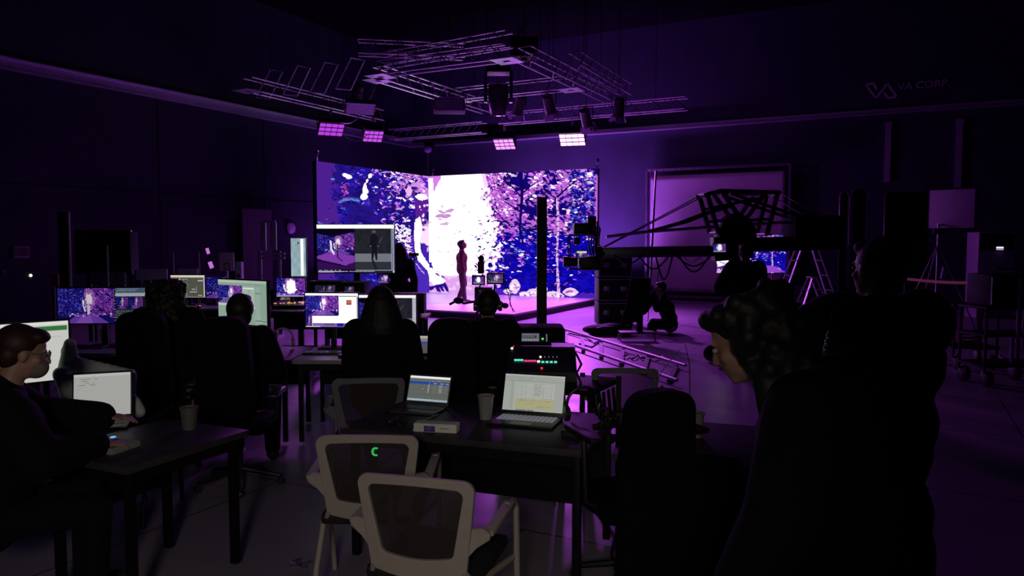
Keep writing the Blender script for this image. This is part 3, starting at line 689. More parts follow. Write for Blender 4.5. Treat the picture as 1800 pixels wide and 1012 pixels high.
    if hairstyle != 'bald':
        h.ell(hp(0, -.030, .045), (.088, .098, .088), HR).ell(hp(0, .035, .088), (.070, .055, .035), HR)
        if hairstyle == 'short': h.ell(hp(0, -.055, -.01), (.078, .06, .07), HR)
        rr = random.Random(int(hc.z * 1000))
        if hairstyle == 'long':
            for q in range(34):
                a = PI + PI * .62 * (q / 33 * 2 - 1) ; x, y = .085 * math.sin(a), .095 * math.cos(a)
                p0 = hp(x, y - .02, .03); L = rr.uniform(.32, .42); p1 = p0 + V((x * .5, y * .35, -L * .45)); p2 = p0 + V((x * .75 + rr.uniform(-.02, .02), y * .3, -L))
                h.chain([p0, p1, p2], [.028, .034, .014], 8)
        if hairstyle == 'bob': h.ell(hp(0, -.03, .02), (.098, .112, .10), HR).ell(hp(0, -.055, -.04), (.09, .075, .085), HR)
        if hairstyle == 'curly':
            n = 420
            for q in range(n):
                a = rr.uniform(0, 2 * PI); z = rr.uniform(-.16 if hairstyle == 'curly' else -.08, .11); fr = math.cos(a)
                if fr > .2 and z < .085: continue
                if fr > 0: fr *= .72
                R_ = (.125 + rr.uniform(-.03, .01)) if hairstyle == 'curly' else .085
                h.ell(hp(R_ * math.sin(a), R_ * fr - .03, z), (rr.uniform(.016, .032) if hairstyle == 'curly' else rr.uniform(.025, .045),) * 3, None, 8, 6)
            if hairstyle == 'curly':
                for q in range(26):
                    a = PI + rr.uniform(-1.5, 1.5); p0 = hp(.11 * math.sin(a), .10 * math.cos(a) - .03, -.1); L = rr.uniform(.08, .2)
                    h.chain([p0, p0 + V((rr.uniform(-.03, .03), rr.uniform(-.03, .0), -L / 2)), p0 + V((rr.uniform(-.04, .04), rr.uniform(-.05, 0), -L))], [.035, .028, .012], 8)
        fuse(h, 'hair', hair, t, .009, 2)
    if headphones:
        arc = [hp(.095 * math.sin(a), -.01, .02 + .115 * math.cos(a)) for a in [(-1.45 + 2.9 * k_ / 12) for k_ in range(13)]]
        hb = MB().tube(arc, .009).build('headphone_band', mat('grey_headphone', (.06, .06, .065), .35), t)
        for s2 in (-1, 1): MB().lathe([(.03, -.016), (.04, -.01), (.04, .012), (.028, .018)], hp(s2 * .098, -.01, -.0), 20, HR @ Euler((0, PI / 2, 0)).to_matrix()).build('ear_cup', mat('grey_headphone', (.06,) * 3), t)
    if mask:
        q = MB().ell(hp(0, .062, -.055), (.060, .052, .050), HR); q.build('face_mask', mask, t)
    if glasses:
        e = MB()
        for s2 in (-1, 1): e.tube([hp(s2 * .032 + .024 * math.cos(a), .100, .01 + .018 * math.sin(a)) for a in [k_ * PI / 6 for k_ in range(12)]], .0022, 6, True); e.tube([hp(s2 * .056, .098, .015), hp(s2 * .082, -.01, .012)], .002, 6)
        e.tube([hp(-.009, .102, .013), hp(.009, .102, .013)], .002, 6); e.build('glasses', mat('grey_spectacle_frame', (.25, .25, .27), .3, .6), t)
    return t
def floor_at(px, d): q = P(px, 600, d); return V((q.x, q.y, 0))

# actor on the stage, seen against the glow
f = G(812, 531, SZ); J = stand(1.60); J['hyaw'] = .0; J['hpitch'] = .35; J['kn'][0] += V((0, .05, 0)); J['an'][0] += V((0, -.06, 0)); J['toe'][0] += V((0, -.06, 0)); J['an'][1] += V((0, .08, 0)); J['toe'][1] += V((0, .08, 0))
person('barefoot person in a short reddish dress-like top standing on the stage looking up', (f.x, f.y, SZ + .003), YAW - PI / 2 + .1, J, skin=mat('reddish_lit_skin', (.20, .06, .06), .5), top=mat('rust_red_top', (.09, .012, .012), .8), legs=mat('dull_mauve_leggings', (.07, .03, .035), .8), hair=mat('dark_hair', (.008,) * 3), shoes=False, vox=.012, curl=.3)
# photographer squatting on the floor by the white screen
f = G(1178, 585); J = sit(.16, arms=((.20, .20, .60), (.07, .30, .78)), seat=.06, head=(0, .06))
J['sh'] = [V((s_ * .18, .12, .62)) for s_ in (-1, 1)]; J['chest'] = V((0, .08, .48)); J['neck'] = V((0, .14, .70)); J['head'] = V((0, .20, .85)); J['el'] = [V((s_ * .19, .24, .48)) for s_ in (-1, 1)]; J['wr'] = [V((s_ * .06, .34, .76)) for s_ in (-1, 1)]; J['hd'] = [V((-s_ * .3, .5, .6)) for s_ in (-1, 1)]
J['pelvis'] = V((0, 0, .20)); J['hip'] = [V((s_ * .1, 0, .16)) for s_ in (-1, 1)]; J['kn'] = [V((s_ * .28, .34, .17)) for s_ in (-1, 1)]; J['an'] = [V((-s_ * .02, .34 + .04 * s_, .08)) for s_ in (-1, 1)]; J['toe'] = [V((-s_ * .14, .42, .05)) for s_ in (-1, 1)]
ph = person('person in black sitting cross-legged on the floor aiming a camera', f, YAW + PI / 2 - .25, J, bulky=.01, vox=.011, curl=1.0)
M_ = Euler((0, 0, YAW + PI / 2 - .25)).to_matrix()
t = thing('photo_camera', 'black photo camera with a long lens held to the eye of the seated photographer', 'camera', f + M_ @ V((0, .37, .85)), YAW + PI / 2 - .25)
MB().box((0, 0, 0), (.14, .07, .09), bev=.01).box((0, 0, .055), (.05, .05, .03), bev=.008).build('body', BLACK, t); MB().lathe([(.035, 0), (.04, .1), (.045, .17)], (0, .03, 0), 20, (-PI / 2, 0, 0)).build('lens', DARK, t)
# person standing behind the big television
f = floor_at(703, 12.3); J = stand(1.72); person('long-haired person in black standing beside the big television, seen from behind', f, YAW + .15, J, hairstyle='long', vox=.012)
# seated crew at the desks
def seated(px, d, label, rot=0., seat=.50, **k):
    f = floor_at(px, d); J = sit(seat=seat, **k.pop('J', {})); 
    for a, b_ in k.pop('mod', {}).items(): J[a] = b_
    return person(label, f, YAW + rot, J, **k)
seated(668, 5.35, 'seated woman with long dark hair, seen from behind at the two wide monitors', .0, .56, hairstyle='long', bulky=.035, headphones=True, J=dict(width=.17))
seated(420, 5.5, 'seated person with a short haircut in front of the pale green monitor', .1, .50, hairstyle='bob', bulky=.03, J=dict(width=.155))
seated(292, 5.9, 'seated person in black between the left forest monitor and the document monitor', .1, .58, hairstyle='curly', bulky=.05, J=dict(width=.18))
seated(857, 5.9, 'seated person with headphones in black in front of the camera rig', 0, .50, hairstyle='short', bulky=.04, headphones=True, J=dict(width=.16))
# masked person at the left edge, lit by a laptop
f = floor_at(-40, 3.3); J = sit(.10, seat=.48, width=.21); J['head'] = V((0, .17, 1.24)); J['neck'] = V((0, .10, 1.10)); J['hpitch'] = -.25
J['wr'] = [V((-.12, .50, .88)), V((.06, .44, .79))]; J['el'] = [V((-.24, .22, .90)), V((.24, .20, .80))]; J['hd'] = [V((.1, 1, -.1)), V((-.1, 1, -.1))]
person('person in black with glasses and a face mask, seated at the far left edge', f, YAW - .95, J, hairstyle='short', bulky=.035, hair=mat('dark_red_hair', (.03, .008, .008), .6), mask=mat('grey_face_mask', (.22, .17, .16), .8), glasses=True, vox=.007)
# two people standing at the right, almost black
f = floor_at(1520, 2.0); J = stand(1.70, .16, .20); J['head'] = V((-.0, .32, 1.46)); J['neck'] = V((0, .21, 1.35)); J['hpitch'] = -.5; J['sh'] = [V((s_ * .17, .10, 1.30)) for s_ in (-1, 1)]
J['el'] = [V((-.22, .14, 1.04)), V((.22, .14, 1.04))]; J['wr'] = [V((-.20, .26, .80)), V((.20, .26, .80))]; J['hd'] = [V((0, .2, -1))] * 2; J['chest'] = V((0, .08, 1.18))
person('curly-haired person in black standing at the right, leaning in over the table', f, YAW + 1.0, J, hairstyle='curly', bulky=.05, vox=.008, curl=.6)
f = floor_at(1545, 2.9); J = stand(1.76, 0, .20); J['el'] = [V((-.33, .12, 1.33)), V((.30, .10, 1.36))]; J['wr'] = [V((-.16, .34, 1.42)), V((.14, .33, 1.44))]; J['hd'] = [V((.5, .6, .2)), V((-.5, .6, .2))]
person('person in a dark coat standing with raised elbows, in front of the boundary tape', f, YAW + .35, J, hairstyle='short', bulky=.06, top=mat('dark_brown_coat', (.022, .014, .012), .9, bump=.3), vox=.008, curl=1.)
# crane operator behind the curly head
f = floor_at(1308, 9.6); J = stand(1.72); J['el'] = [V((s_ * .26, .14, 1.16)) for s_ in (-1, 1)]; J['wr'] = [V((s_ * .17, .38, 1.22)) for s_ in (-1, 1)]; J['hd'] = [V((0, 1, 0))] * 2
person('person in black operating the camera crane at its pivot', f, YAW + .1, J, hairstyle='short', bulky=.04, vox=.012)
# ============================================================ DESKS, DISPLAYS, CHAIRS
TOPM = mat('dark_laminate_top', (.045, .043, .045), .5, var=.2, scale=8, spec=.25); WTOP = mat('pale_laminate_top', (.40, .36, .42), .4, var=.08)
def table_poly(label, A, B, depth, m=TOPM, z=.74, group=None, C_=None, mp=.32):
    """table whose front edge runs from A (left) to B (right)"""
    A, B = V((A.x, A.y, 0)), V((B.x, B.y, 0)); ax = B - A; L = ax.length; rz = math.atan2(ax.y, ax.x)
    t = thing('table', label, 'table', A, rz, group)
    MB().box((L / 2, depth / 2, z - .0175), (L, depth, .035), bev=.004).build('table_top', m, t)
    MB().box((L / 2, .06, z - .07), (L - .12, .03, .06)).build('apron', MBLACK, t)
    MB().box((L / 2, depth - .05, z - .04 - mp / 2), (L - .12, .012, mp)).build('modesty_panel', MBLACK, t)
    for x in (.06, L - .06):
        for y in (.06, depth - .06): MB().box((x, y, (z - .035) / 2 + .01), (.04, .04, z - .035 - .02), bev=.005).build('leg', MBLACK, t)
    return t, rz
A_, B_ = G(597, 751, .74), G(1030, 793, .74)
ft, TR = table_poly('long dark table with the two open laptops in the centre foreground', A_, B_, .80, mp=.50)
B2 = A_ + (B_ - A_).normalized() * 1.50; C2 = A_ + (B_ - A_).normalized() * 2.45
table_poly('dark table at the right carrying one paper cup', B2, C2, .80, mp=.60)
c1, c2, c0 = G(222, 822, .74), G(438, 755, .74), G(92, 787, .74)
dirn = (c2 - c1); dep = (c0 - c1).length
table_poly('dark table at the lower left with a thin pale edge', c1, c2, max(.6, min(.9, dep)))
ed = V((dirn.x, dirn.y, 0)).normalized(); LTZ = math.atan2(ed.y, ed.x)
def row_desk(px0, px1, d0, depth, label, m=TOPM, z=.74):
    a, b = P(px0, 600, d0), P(px1, 600, d0); return table_poly(label, a, b, depth, m, z)
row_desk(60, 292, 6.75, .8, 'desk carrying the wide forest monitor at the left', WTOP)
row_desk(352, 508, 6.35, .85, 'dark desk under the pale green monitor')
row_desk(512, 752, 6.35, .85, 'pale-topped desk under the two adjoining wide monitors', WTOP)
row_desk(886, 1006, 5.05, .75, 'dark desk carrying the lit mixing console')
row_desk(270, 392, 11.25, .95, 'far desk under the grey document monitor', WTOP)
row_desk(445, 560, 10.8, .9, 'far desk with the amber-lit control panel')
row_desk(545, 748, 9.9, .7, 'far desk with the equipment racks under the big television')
# ------------------------------------------------------------ screen pictures
def forest_picture(w_=260, h_=156):
    global LC
    c = Canvas(w_, h_, (.10, .06, .42)); r_ = random.Random(17); nn = noise2((h_, w_), 16, 8); c.a[nn > .55] = (.16, .08, .52); c.a[(c.gx > .6 * w_) & (nn > .45)] = (.42, .16, .62)
    def put(n, x0, x1, y0, y1, cols, s0=1.2, s1=4.2, a0=-.5, a1=.9):
        for _ in range(n):
            q = r_.choice(cols); j = r_.uniform(.8, 1.2); L = r_.uniform(s0, s1); c.leaf(r_.uniform(x0, x1) * w_, r_.uniform(y0, y1) * h_, L, L * r_.uniform(.25, .5), r_.uniform(a0, a1), tuple(min(1, v * j) for v in q))
    put(700, 0, 1, 0, .8, DK + [(.14, .06, .5)]); put(600, 0, .5, 0, .78, BL + CY); put(380, .52, 1, 0, .78, BL + MG + PK); put(150, 0, 1, 0, .8, PK + CY, 1, 2.6); put(240, .6, 1, .05, .7, PK + MG, 1, 3.2)
    c.poly([(.36 * w_, .74 * h_), (.66 * w_, .74 * h_), (.9 * w_, h_), (.12 * w_, h_)], (.46, .26, .74)); c.poly([(.46 * w_, .74 * h_), (.56 * w_, .74 * h_), (.62 * w_, h_), (.30 * w_, h_)], (.58, .34, .82))
    g_ = np.hypot((c.gx / w_ - .555) / .075, (c.gy / h_ - .30) / .20) + .5 * (noise2((h_, w_), 5, 4) - .5); c.a[g_ < 1.5] = c.a[g_ < 1.5] * .4 + np.array((.95, .6, .95)) * .6; c.a[g_ < .8] = (1, .95, 1)
    g2 = np.hypot((c.gx / w_ - .53) / .05, (c.gy / h_ - .6) / .16) + .8 * (noise2((h_, w_), 4, 6) - .5); c.a[g2 < .9] = (.97, .85, 1)
    c.stroke([(.455 * w_, .12 * h_), (.46 * w_, .34 * h_)], 3.5, (.16, .04, .3)); c.stroke([(.45 * w_, .36 * h_), (.45 * w_, .5 * h_), (.48 * w_, .66 * h_)], [4, 3.2, 2.4], (1, .97, 1)); c.stroke([(.45 * w_, .64 * h_), (.45 * w_, .8 * h_)], 4, (.25, .12, .62))
    c.stroke([(.505 * w_, .52 * h_), (.505 * w_, .80 * h_)], 2.6, (.16, .05, .22)); c.leaf(.505 * w_, .48 * h_, 2.4, 3.2, 0, (.16, .05, .22)); put(40, .2, .95, .72, .80, PK + WH, 2, 5, -.1, .1)
    return c.a
FOREST = forest_picture()
def stage_view(w_=110, h_=100):
    c = Canvas(w_, h_, (.05, .02, .12)); f = FOREST
    for i in range(w_):
        u = i / w_; top = .10 + .10 * (1 - abs(u - .42) / .5); bot = .62 + .05 * (1 - abs(u - .42) / .5)
        col = f[:, int(u * (f.shape[1] - 1))]; y0, y1 = int(top * h_), int(bot * h_)
        c.a[y0:y1, i] = col[(np.linspace(0, .99, y1 - y0) * len(col)).astype(int)]
    c.poly([(0, .66 * h_), (.42 * w_, .60 * h_), (w_, .66 * h_), (w_, .82 * h_), (.75 * w_, .9 * h_), (0, .74 * h_)], (.56, .26, .76))
    c.poly([(0, .74 * h_), (.75 * w_, .9 * h_), (w_, .82 * h_), (w_, h_), (0, h_)], (.22, .07, .36)); c.poly([(0, .74 * h_), (.75 * w_, .9 * h_), (.75 * w_, .93 * h_), (0, .78 * h_)], (.08, .03, .14))
    c.stroke([(.55 * w_, .40 * h_), (.55 * w_, .70 * h_)], 2.4, (.25, .08, .3)); c.leaf(.55 * w_, .37 * h_, 2, 2.6, 0, (.25, .08, .3)); c.stroke([(.55 * w_, .70 * h_), (.68 * w_, .80 * h_)], 1.5, (.3, .1, .4))
    c.stroke([(.37 * w_, .3 * h_), (.38 * w_, .5 * h_), (.45 * w_, .62 * h_)], 2.5, (1, .95, 1)); c.leaf(.38 * w_, .26 * h_, 3, 4, 0, (.2, .08, .35)); return c.a
def figure_view(w_=100, h_=110):
    c = Canvas(w_, h_, (.15, .15, .19)); n = noise2((h_, w_), 9, 4)[..., None]; c.a = c.a * (.85 + .3 * n)
    c.rect(0, .60, 1, .80, (.48, .50, .55)); c.rect(0, .80, 1, 1, (.20, .21, .25)); D = (.09, .09, .13)
    c.stroke([(.53 * w_, .16 * h_), (.53 * w_, .45 * h_)], [5, 8], D); c.leaf(.53 * w_, .07 * h_, 4, 6, PI / 2, (.35, .35, .4)); c.stroke([(.50 * w_, .45 * h_), (.47 * w_, .75 * h_)], [5, 2.5], D); c.stroke([(.56 * w_, .45 * h_), (.60 * w_, .74 * h_)], [5, 2.5], D)
    c.stroke([(.46 * w_, .18 * h_), (.43 * w_, .40 * h_)], 2.5, D); c.stroke([(.60 * w_, .18 * h_), (.65 * w_, .40 * h_)], 2.5, D); c.leaf(.43 * w_, .42 * h_, 2, 2, 0, (.45, .45, .5)); c.leaf(.65 * w_, .42 * h_, 2, 2, 0, (.45, .45, .5))
    c.stroke([(.50 * w_, .80 * h_), (.58 * w_, .97 * h_)], 4, (.13, .13, .17)); c.stroke([(.66 * w_, .35 * h_), (.76 * w_, .2 * h_)], 1.2, (.3, .3, .34)); return c.a
SV, FV = stage_view(), figure_view()
def scr_tv():
    c = Canvas(210, 128, (.85, .87, .92)); c.rect(0, .08, .5, .94, 0); c.paste(SV, 0, .08, .49, .94, .95); c.paste(FV, .495, .08, .965, .95)
    c.rect(0, 0, 1, .075, (1, 1, 1)); c.rect(.965, .08, .975, .95, (.3, .3, .38)); c.rect(.975, .08, 1, .95, (.62, .66, .75)); c.text(.978, .1, 1, .95, (.2, .2, .3), 18)
    c.rect(0, .93, .5, 1, (.10, .06, .18)); c.text(.01, .94, .4, 1, (.9, .9, 1), 2); c.rect(.02, .965, .22, .99, (.85, .85, .95)); c.rect(.5, .95, .98, 1, (.15, .15, .25)); c.text(.2, .96, .97, 1, (1, 1, .9), 1, .9); return c.a
def scr_m1():
    c = Canvas(190, 84, (.08, .09, .12)); c.paste(FOREST, .0, .0, .645, 1, .92); c.rect(.64, 0, .66, 1, (.08, .06, .12)); c.text(.645, .02, .658, .98, (.85, .85, .95), 12, 1)
    c.rect(.66, 0, 1, .14, (.30, .38, .48)); c.text(.67, .01, .98, .12, (.7, .8, .85), 2, .8, 3); c.rect(.66, .14, 1, .24, (.72, .75, .76)); c.paste(FOREST, .665, .26, .80, .60, .8); c.paste(FOREST, .81, .26, .97, .60, .8)
    c.rect(.66, .62, 1, 1, (.22, .25, .28)); c.text(.665, .64, .95, .95, (.55, .6, .62), 5, .7, 6); c.rect(.66, .93, 1, .97, (.7, .75, .78)); return c.a
def scr_m2():
    c = Canvas(120, 70, (.36, .37, .33)); c.rect(0, 0, 1, .10, (.95, .93, .85)); c.rect(0, .08, .24, .13, (.80, .42, .32)); c.rect(0, .14, .24, .62, (.12, .11, .12)); c.rect(0, .62, .26, 1, (.62, .62, .56)); c.rect(.24, .14, .29, 1, (.75, .76, .68))
    c.text(.32, .16, .55, .44, (.85, .86, .78), 6, .8, 2); c.rect(.32, .24, .52, .27, (.05,) * 3); c.rect(.32, .33, .5, .36, (.05,) * 3); c.text(.32, .5, .52, .95, (.85,) * 3, 7, .8, 4); c.rect(.56, .75, .76, .77, (.85,) * 3); c.rect(.75, .5, .76, .77, (.85,) * 3); c.rect(.62, .62, .72, .66, (.8, .8, .75)); c.rect(.8, .22, .95, .27, (.8,) * 3); c.rect(.8, .9, .92, .93, (.95, .92, .5)); c.rect(.97, .1, 1, 1, (.88, .88, .8)); c.rect(.3, .98, 1, 1, (.9, .9, .82)); return c.a
def scr_m3():
    c = Canvas(210, 120, (.58, .68, .62)); c.rect(0, 0, 1, .055, (.70, .78, .72)); c.text(.02, .03, .5, .08, (.9, .95, .9), 1, .9); c.paste(FOREST, .0, .13, .51, .54, .95); c.poly([(0, 64), (40, 48), (70, 48), (107, 60), (107, 66), (0, 66)], (.45, .36, .62))
    c.rect(0, .54, .51, .60, (.78, .84, .80)); c.rect(0, .62, .40, .98, (.60, .70, .64)); c.rect(.52, .13, .76, .6, (.68, .77, .71)); c.rect(.53, .17, .75, .19, (.9, .95, .9)); c.text(.62, .22, .70, .55, (.40, .50, .45), 14, .7, 3); c.rect(.52, .60, .76, .63, (.92, .96, .93)); c.rect(.77, .15, .87, .80, (.62, .72, .66)); c.rect(.77, .27, .88, .29, (.45, .55, .5))
    c.rect(.88, .15, 1, .8, (.58, .68, .62)); c.text(.76, .80, .98, .98, (.85, .92, .87), 5, .8, 7); c.rect(.77, .88, .99, .91, (.40, .5, .45)); c.text(.76, .09, 1, .12, (.4, .5, .45), 1, .9); return c.a
def scr_m4():
    c = Canvas(104, 66); c.paste(FOREST[10:130, 80:220], 0, 0, 1, .94); g_ = np.hypot((c.gx - 55) / 22, (c.gy - 30) / 30) + .5 * (noise2((66, 104), 5, 9) - .5); c.a[(g_ < .8)] = (1, 1, 1); c.rect(0, .94, 1, 1, (.7, .7, .85)); return c.a
def scr_m5():
    c = Canvas(190, 112, (1, 1, 1)); c.rect(0, 0, 1, .06, (1, 1, 1)); c.paste(FOREST, 0, .07, .64, .66); c.rect(0, .64, .62, .67, (.06, .03, .12))
    c.paste(FOREST, 0, .66, .13, 1, .8); c.rect(.13, .68, .98, .86, (1, 1, 1)); c.rect(.13, .88, 1, 1, (.55, .40, .75)); c.rect(.36, .9, .55, .95, (.35, .34, .4)); c.rect(.6, .89, .72, .98, (.1, .1, .7)); c.rect(.8, .89, .86, .98, (.2, .1, .7)); c.rect(.92, .88, 1, 1, (.1, .08, .5)); c.rect(0, .975, .28, 1, (.85, .85, .95))
    c.rect(.64, .07, .98, .1, (.4, .38, .42)); c.rect(.78, .2, .88, .34, (.70, .25, .18)); c.rect(.79, .23, .87, .25, (.9, .7, .4)); c.rect(.79, .28, .87, .29, (.9, .8, .8)); c.rect(.975, .1, 1, .9, (.65, .65, .7)); c.text(.975, .1, 1, .7, (.2, .2, .25), 10, 1, 5); return c.a
def scr_m6():
    c = Canvas(190, 116, (.9, .9, .95)); c.rect(0, 0, 1, .07, (1, 1, 1)); c.paste(SV, 0, .08, .30, .98); c.paste(FV, .30, .08, .94, 1); c.rect(.94, .08, .95, 1, (.55, .35, .3)); c.rect(.95, .08, 1, 1, (.85, .84, .92)); c.text(.955, .1, 1, .98, (.2, .2, .3), 18, 1, 8); c.rect(.3, .97, .95, 1, (.8, .8, .85)); return c.a
def scr_portrait():
    c = Canvas(54, 98, (.62, .72, .76)); c.a *= (.9 + .2 * noise2((98, 54), 14, 2))[..., None]; c.rect(.64, .02, .86, .99, (.93, 1, 1)); c.rect(.70, .02, .82, .99, (1, 1, 1)); c.leaf(27, 12, 3, 3, 0, (.08, .1, .12)); c.rect(.28, .16, .45, .18, (.4, .48, .5)); c.rect(.2, .26, .5, .27, (.5, .6, .62)); return c.a
def scr_filelist():
    c = Canvas(190, 122, (.42, .43, .42)); 
    for k_ in range(13): c.rect(0, .17 + k_ * .06, 1, .17 + k_ * .06 + .03, (.50, .52, .50))
    c.rect(0, 0, 1, .09, (1, 1, 1)); c.rect(0, .09, 1, .17, (.48, .50, .48)); c.text(.1, .10, .95, .13, (.15,) * 3, 1, .9, 2); c.text(.5, .17, .95, .2, (.95,) * 3, 1, .5, 12)
    c.rect(0, .23, 1, .31, (.12, .34, .78)); 
    for x, w2 in ((.49, .02), (.60, .09), (.76, .09), (.9, .08)): c.rect(x, .26, x + w2, .28, (.9, .95, 1))
    for k_ in range(6):
        y = .345 + k_ * .055; c.rect(.48, y, .505, y + .02, (.95,) * 3); c.rect(.60, y, .67, y + .01, (.62, .64, .56)); c.rect(.74, y, .83, y + .015, (.85, .86, .82)); c.rect(.88, y, .95, y + .01, (.60, .62, .55))
    c.rect(0, .90, 1, .99, (.66, .76, .82)); c.text(.02, .92, .95, .98, (.95, 1, 1), 2, .9, 5); c.leaf(66, 62, 1.5, 2, 0, (.95,) * 3); return c.a
def scr_doc():
    c = Canvas(220, 130, (.76, .78, .75)); c.rect(0, 0, 1, .05, (.82, .83, .81)); c.text(.02, .05, .98, .17, (.45, .46, .45), 4, .7, 3); c.rect(0, .18, 1, .185, (.55, .57, .55)); c.rect(.19, .22, .84, .93, (.83, .84, .81)); c.rect(.12, .2, .16, .95, (.72, .74, .71))
    for k_ in range(12): c.rect(.21, .25 + k_ * .055, .80, .252 + k_ * .055, (.62, .64, .62))
    for x in (.21, .31, .37, .50, .66, .80): c.rect(x, .25, x + .004, .92, (.62, .64, .62))
    c.text(.52, .26, .65, .6, (.42, .43, .42), 15, .85, 4); c.text(.24, .27, .30, .6, (.42, .43, .42), 5, .6, 9); c.rect(.22, .66, .84, .93, (.80, .78, .60)); c.text(.25, .68, .80, .74, (.45, .44, .35), 2, .6, 7); c.text(.42, .78, .52, .82, (.45, .44, .35), 2, .6, 7); c.text(.58, .86, .80, .9, (.45, .44, .35), 2, .7, 8)
    c.text(.22, .965, .62, .985, (.05, .05, .05), 1, .9, 2, 3); c.text(.90, .97, 1, .985, (.95,) * 3, 1, .8, 2); return c.a
def scr_paper(green=True, w_=100, h_=64):
    c = Canvas(w_, h_, (.78, .78, .76)); c.rect(0, 0, 1, .06, (.86, .86, .85))
    if green: c.rect(0, .08, .98, .16, (.20, .45, .22)); c.text(.6, .25, .95, .3, (.65,) * 3, 1, .7, 3)
    else: c.text(.08, .1, .5, .3, (.5, .5, .5), 4, .6, 3)
    return c.a
def scr_small(a=0., b=1.): 
    c = Canvas(64, 40); c.paste(FOREST[:, int(a * 260):int(b * 260)], 0, 0, 1, 1, .9); return c.a
def scr_laptop_small():
    c = Canvas(90, 56, (.40, .38, .40)); c.rect(0, 0, 1, .13, (.85, .82, .78)); c.rect(0, .13, 1, .3, (.62, .60, .60)); c.rect(.05, .38, 1, .46, (.20, .35, .8)); c.rect(.68, .46, .7, .75, (.9,) * 3); c.rect(.8, .4, .87, .75, (.75,) * 3); return c.a

def display(name, label, cat, cx, cy, d, w_, h_, img, yaw=0., base=None, gain=.8, group=None, tilt=0., stand='desk', hot=1.25, bezel=.012, m=None, extra=None):
    c = P(cx, cy, d); rz = YAW + yaw
    m = m or BLACK
    t = thing(name, label, cat, (c.x, c.y, base if base is not None else c.z), rz, group); zc = c.z - t.location.z
    R = Euler((-tilt, 0, 0)).to_matrix(); o = V((0, 0, zc))
    MB().box(o + R @ V((0, .018, 0)), (w_ + 2 * bezel, .030, h_ + 2 * bezel), R, .004).build('housing', m, t)
    MB().box(o + R @ V((0, .042, -h_ * .05)), (w_ * .5, .03, h_ * .5), R, .008).build('back_cover', m, t)
    x, z = w_ / 2, h_ / 2
    pixel_screen('screen', [o + R @ V(p) for p in ((-x, 0, z), (x, 0, z), (x, 0, -z), (-x, 0, -z))], img, t, gain, hot=hot)
    if stand == 'desk':
        MB().bar((0, .06, .01), (0, .06, zc), .03, .05, .005).build('neck', m, t)
        MB().box((0, .05, .008), (min(.28, w_ * .5), .2, .014), bev=.005).build('foot', m, t)
    elif stand == 'floor':
        MB().box((0, .09, zc / 2 + .05), (.09, .07, zc + .06), bev=.01).build('column', MBLACK, t)
        for s_ in (-1, 1): MB().box((s_ * .30, .08, .06), (.05, .62, .05), bev=.01).build('foot', MBLACK, t)
        MB().box((0, .09, .06), (.62, .06, .05)).build('cross_bar', MBLACK, t)
        for a in ((-.3, -.2), (.3, -.2), (-.3, .36), (.3, .36)): MB().lathe([(.03, -.012), (.034, 0), (.03, .012)], (a[0], a[1], .034), 14, (0, PI / 2, 0)).build('caster', DARK, t)
    return t
display('monitor', 'wide monitor at the left with a forest picture beside grey editing panels', 'monitor', 179, 537, 7.15, .80, .335, scr_m1(), yaw=.10, base=.74, gain=.62)
display('monitor', 'far monitor showing a dark document with a white top bar', 'monitor', 330, 503, 11.9, .55, .35, scr_m2(), yaw=-.05, base=.74, gain=.7)
display('monitor', 'far monitor mostly hidden behind the pale green one, blue forest on it', 'monitor', 374, 505, 11.9, .38, .34, scr_small(.1, .5), yaw=0, base=.74, gain=.6)
display('monitor', 'large monitor with pale green windows and a forest preview', 'monitor', 425, 531, 6.75, .70, .395, scr_m3(), yaw=-.60, base=.74, gain=.8)
display('monitor', 'far monitor filled by a bright white and blue forest picture', 'monitor', 511, 505, 11.3, .43, .275, scr_m4(), base=.74, gain=.8)
display('monitor', 'monitor with a forest picture, white panel and small red box', 'monitor', 583, 545, 7.0, .50, .315, scr_m5(), yaw=-.06, base=.74, gain=.85, hot=1.5)
display('monitor', 'monitor showing a grey standing figure, right beside the one with the red box', 'monitor', 681, 551, 6.95, .535, .345, scr_m6(), yaw=-.06, base=.74, gain=.75)
display('portrait_monitor', 'tall upright monitor glowing pale blue-white', 'monitor', 524.5, 452, 11.9, .235, .60, scr_portrait(), base=0, gain=.85, stand='floor', m=DARK)
display('television', 'big television split between a stage picture and a grey standing figure', 'television', 625, 437, 11.0, 1.13, .70, scr_tv(), base=0, gain=.8, stand='floor', hot=1.5)
display('television', 'television on a wheeled stand behind the crane, showing blue forest', 'television', 1321, 446, 13.0, 1.20, .66, (lambda: (lambda c: (c.paste(LED[100:246, 200:480], 0, 0, 1, 1), c.poly([(60, 52), (110, 60), (128, 70), (60, 74)], (.6, .3, .85)), c.a)[-1])(Canvas(130, 72)))(), base=0, gain=.9, stand='floor')
display('field_monitor', 'small bright monitor fixed to the crane beside its pivot', 'monitor', 1265, 435.5, 10.38, .168, .112, scr_m4(), gain=.7, stand=None)
